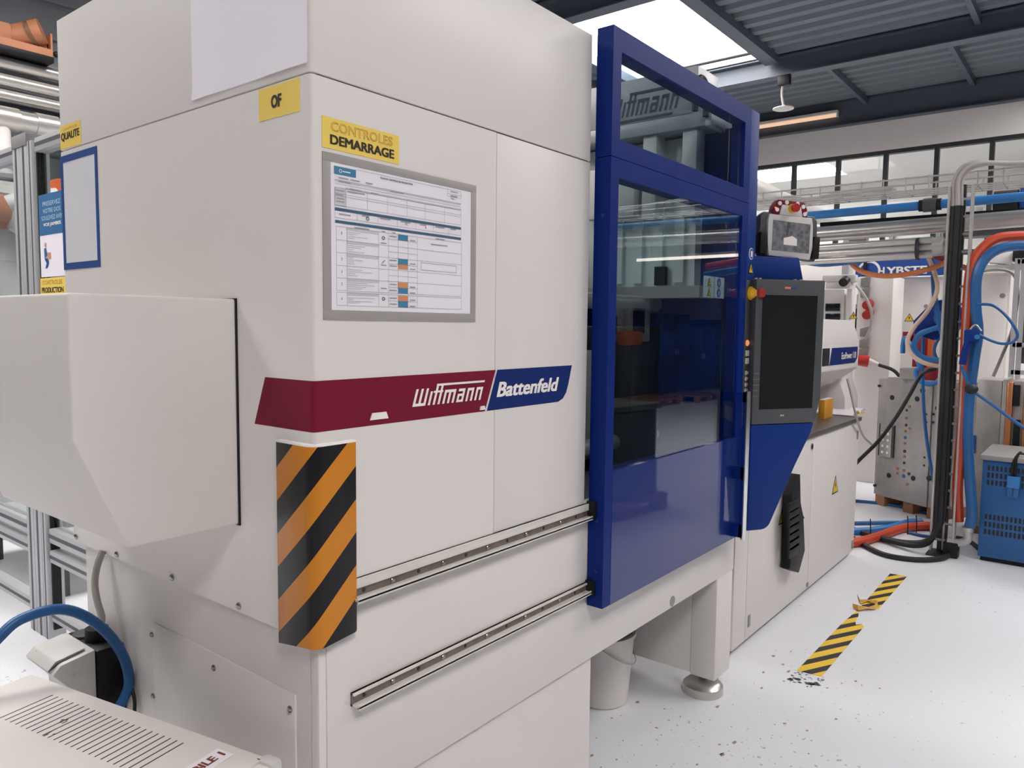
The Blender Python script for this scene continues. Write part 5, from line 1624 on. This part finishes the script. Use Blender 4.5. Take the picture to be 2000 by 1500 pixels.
def ml(px, py):
    """photo pixel on the lid plane in the unit's own axes"""
    p = at(px, py, Z=MZ) - Vector((e_.x, e_.y, 0))
    c, s = math.cos(math.radians(11.7)), math.sin(math.radians(11.7))
    return (p.x * c + p.y * s, -p.x * s + p.y * c)


yf = ml(60, 1311)[1]
MB().box(-.50, -.012, .012, yf - .01, .08, MZ - .02).build('cabinet', LGREY, mu, bevel=.01, local=True)
MB().box(-.515, -.0, .0, yf, MZ - .03, MZ - .006).build('lid_edge', WHITE, mu, bevel=.006, local=True)
xa = -.022
lid = MB().box(-.34, xa, .03, yf - .02, MZ - .012, MZ).build('lid', WHITE, mu, bevel=.003, local=True)
MB().box(-.50, -.352, .03, yf - .02, MZ - .012, MZ + .012).build('side_lid', WHITE, mu, bevel=.008, local=True)
MB().box(-.028, .006, -.006, .04, MZ - .05, MZ + .002).build('corner_cap', LGREY, mu, bevel=.01, local=True)
for x, y in ((-.45, .06), (-.06, .06), (-.45, yf - .06), (-.06, yf - .06)):
    c_ = MB().cyl((x - .012, y, .035), (x + .012, y, .035), .035, n=18).build('castor', RUBBER, mu, local=True)
    MB().box(x - .02, x + .02, y - .02, y + .02, .06, .085).build('castor_fork', STEEL, c_, local=True)
s0, s1 = ml(6.4, 1403.9), ml(96, 1360.7)
s2, s3 = ml(275, 1499.9), ml(350, 1455.7)
NS = 24
ff = None
ctr = ((s0[0] + s1[0] + s2[0] + s3[0]) / 4)
sl = abs(s1[0] - s0[0]) * .55
for i in range(NS):
    y = s1[1] + (s3[1] - s1[1]) * i / (NS - 1)
    if ff is None:
        ff = MB().box(ctr - sl, ctr + sl, y - .0016, y + .0016, MZ - .002, MZ + .0003).build('vent_slot', GAP, lid, local=True)
        y00 = y
    else:
        share(ff, 'vent_slot', lid, (0, y - y00, 0))
SCUFF = mat('scuff_brown', (120, 96, 80), .8)
for (x, y), r in ((ml(121, 1408), .012), (ml(95, 1432), .014)):
    k = MB()
    for j in range(7):
        a = random.random() * 6.28
        rr = r * random.uniform(.2, 1)
        cx_, cy_ = x + rr * math.cos(a), y + rr * math.sin(a)
        k.quad(*[(cx_ + .006 * random.uniform(.3, 1) * math.cos(b_), cy_ + .004 * random.uniform(.3, 1) * math.sin(b_), MZ + .0006) for b_ in (0, 1.3, 2.6, 3.9, 5.2)])
    o = k.build('scuff_mark', SCUFF, lid, local=True)
    o['kind'] = 'stuff'
l0, l1 = ml(380, 1500), ml(455, 1455)
ly = (ml(400, 1490)[1] + ml(455, 1460)[1]) / 2
lb_ = MB().box(xa - .175, xa - .012, ly - .026, ly + .022, MZ, MZ + .0008).build('paper_label', PAPER, lid, local=True)
MB().box(xa, xa + .001, .03, .04, MZ - .01, MZ).build('lid_hinge', GAP, lid, local=True)
lettering('MOBILE 1', mat('brown_red_ink', (120, 52, 44), .7), lb_, (xa - .142, ly - .012, MZ + .0008), X1, Y1, .122, .022, bold=.03, local=True)

# ================================================================== ACROSS THE AISLE (seen mirrored in the door)
def pallet(x, y, rz, label, z=0.0):
    t = thing('wooden_pallet', label, 'pallet', (x, y, z), rz, 'pallets across the aisle')
    f0 = None
    for i in range(7):
        MB().box(-.6, .6, -.4 + i * .117, -.4 + i * .117 + .098, .122, .144).build('deck_board', WOOD, t, local=True)
    for yy in (-.4, -.05, .302):
        MB().box(-.6, .6, yy, yy + .098, 0, .022).build('bottom_board', WOOD, t, local=True)
        MB().box(-.6, .6, yy, yy + .098, .1, .122).build('stringer_board', WOOD, t, local=True)
        for xx in (-.6, -.07, .455):
            MB().box(xx, xx + .145, yy, yy + .098, .022, .1).build('block', WOOD, t, local=True)
    return t


pallet(4.55, -2.35, .12, 'wooden pallet under the dark crate across the aisle')
pallet(13.0, -6.3, .05, 'nearer empty wooden pallet across the aisle')
pallet(14.6, -6.1, -.05, 'farther empty wooden pallet across the aisle')
cr_ = thing('storage_crate', 'dark slate crate standing on a pallet across the aisle', 'crate', (4.55, -2.35, .144), .12)
MB().box(-.5, .5, -.36, .36, .144 - .144, .75).build('box', mat('slate_crate', (58, 66, 80), .6), cr_, local=True, bevel=.02)
MB().box(-.53, .53, -.39, .39, .75, .80).build('lid', DGREY, cr_, local=True, bevel=.01)
wm = thing('white_press', 'white moulding press across the aisle with dark windows', 'machine', (12.9, -7.6, 0))
MB().box(11.0, 14.6, -8.2, -7.0, 0, 1.25).build('base', DGREY, wm, bevel=.02)
for x0, x1, z1 in ((11.1, 12.0, 2.1), (12.2, 13.3, 2.0), (13.5, 14.5, 2.2)):
    MB().box(x0, x1, -8.1, -7.1, 1.25, z1).build('cover', LGREY, wm, bevel=.03)
    MB().box(x0 + .2, x1 - .3, -7.1, -7.08, 1.45, z1 - .2).build('window', SCREEN, wm)
tag(MB().box(12.85, 13.5, -6.98, -6.74, 1.2, 1.5).build('orange_bin', ORANGE, bevel=.03), 'orange bin on a dark stand across the aisle', 'bin')
tag(MB().box(12.85, 13.5, -6.98, -6.74, 0, 1.2).build('bin_stand', DGREY, bevel=.02), 'dark stand below the orange bin across the aisle', 'stand')
for i, (x, y, h) in enumerate(((15.6, -7.4, 1.9), (17.1, -7.4, 1.6), (18.6, -7.4, 1.8), (9.6, -7.9, 1.8))):
    c_ = thing('tool_cupboard', ('dark tool cupboard behind the farther pallet', 'lower dark cupboard beside the tall one', 'last dark cupboard of the row', 'dark cupboard left of the white press')[i], 'cupboard', (x, y, 0), group='cupboards across the aisle')
    MB().box(x - .7, x + .7, y - .4, y + .4, 0, h).build('carcass', DGREY, c_, bevel=.01)
    for s_ in (-1, 1):
        d = MB().box(x + s_ * .35 - .34, x + s_ * .35 + .34, y + .4, y + .42, .08, h - .04).build('door', DGREY, c_, bevel=.004)
        MB().box(x + s_ * .06 - .012, x + s_ * .06 + .012, y + .42, y + .45, h * .5, h * .5 + .14).build('handle', STEEL, d)
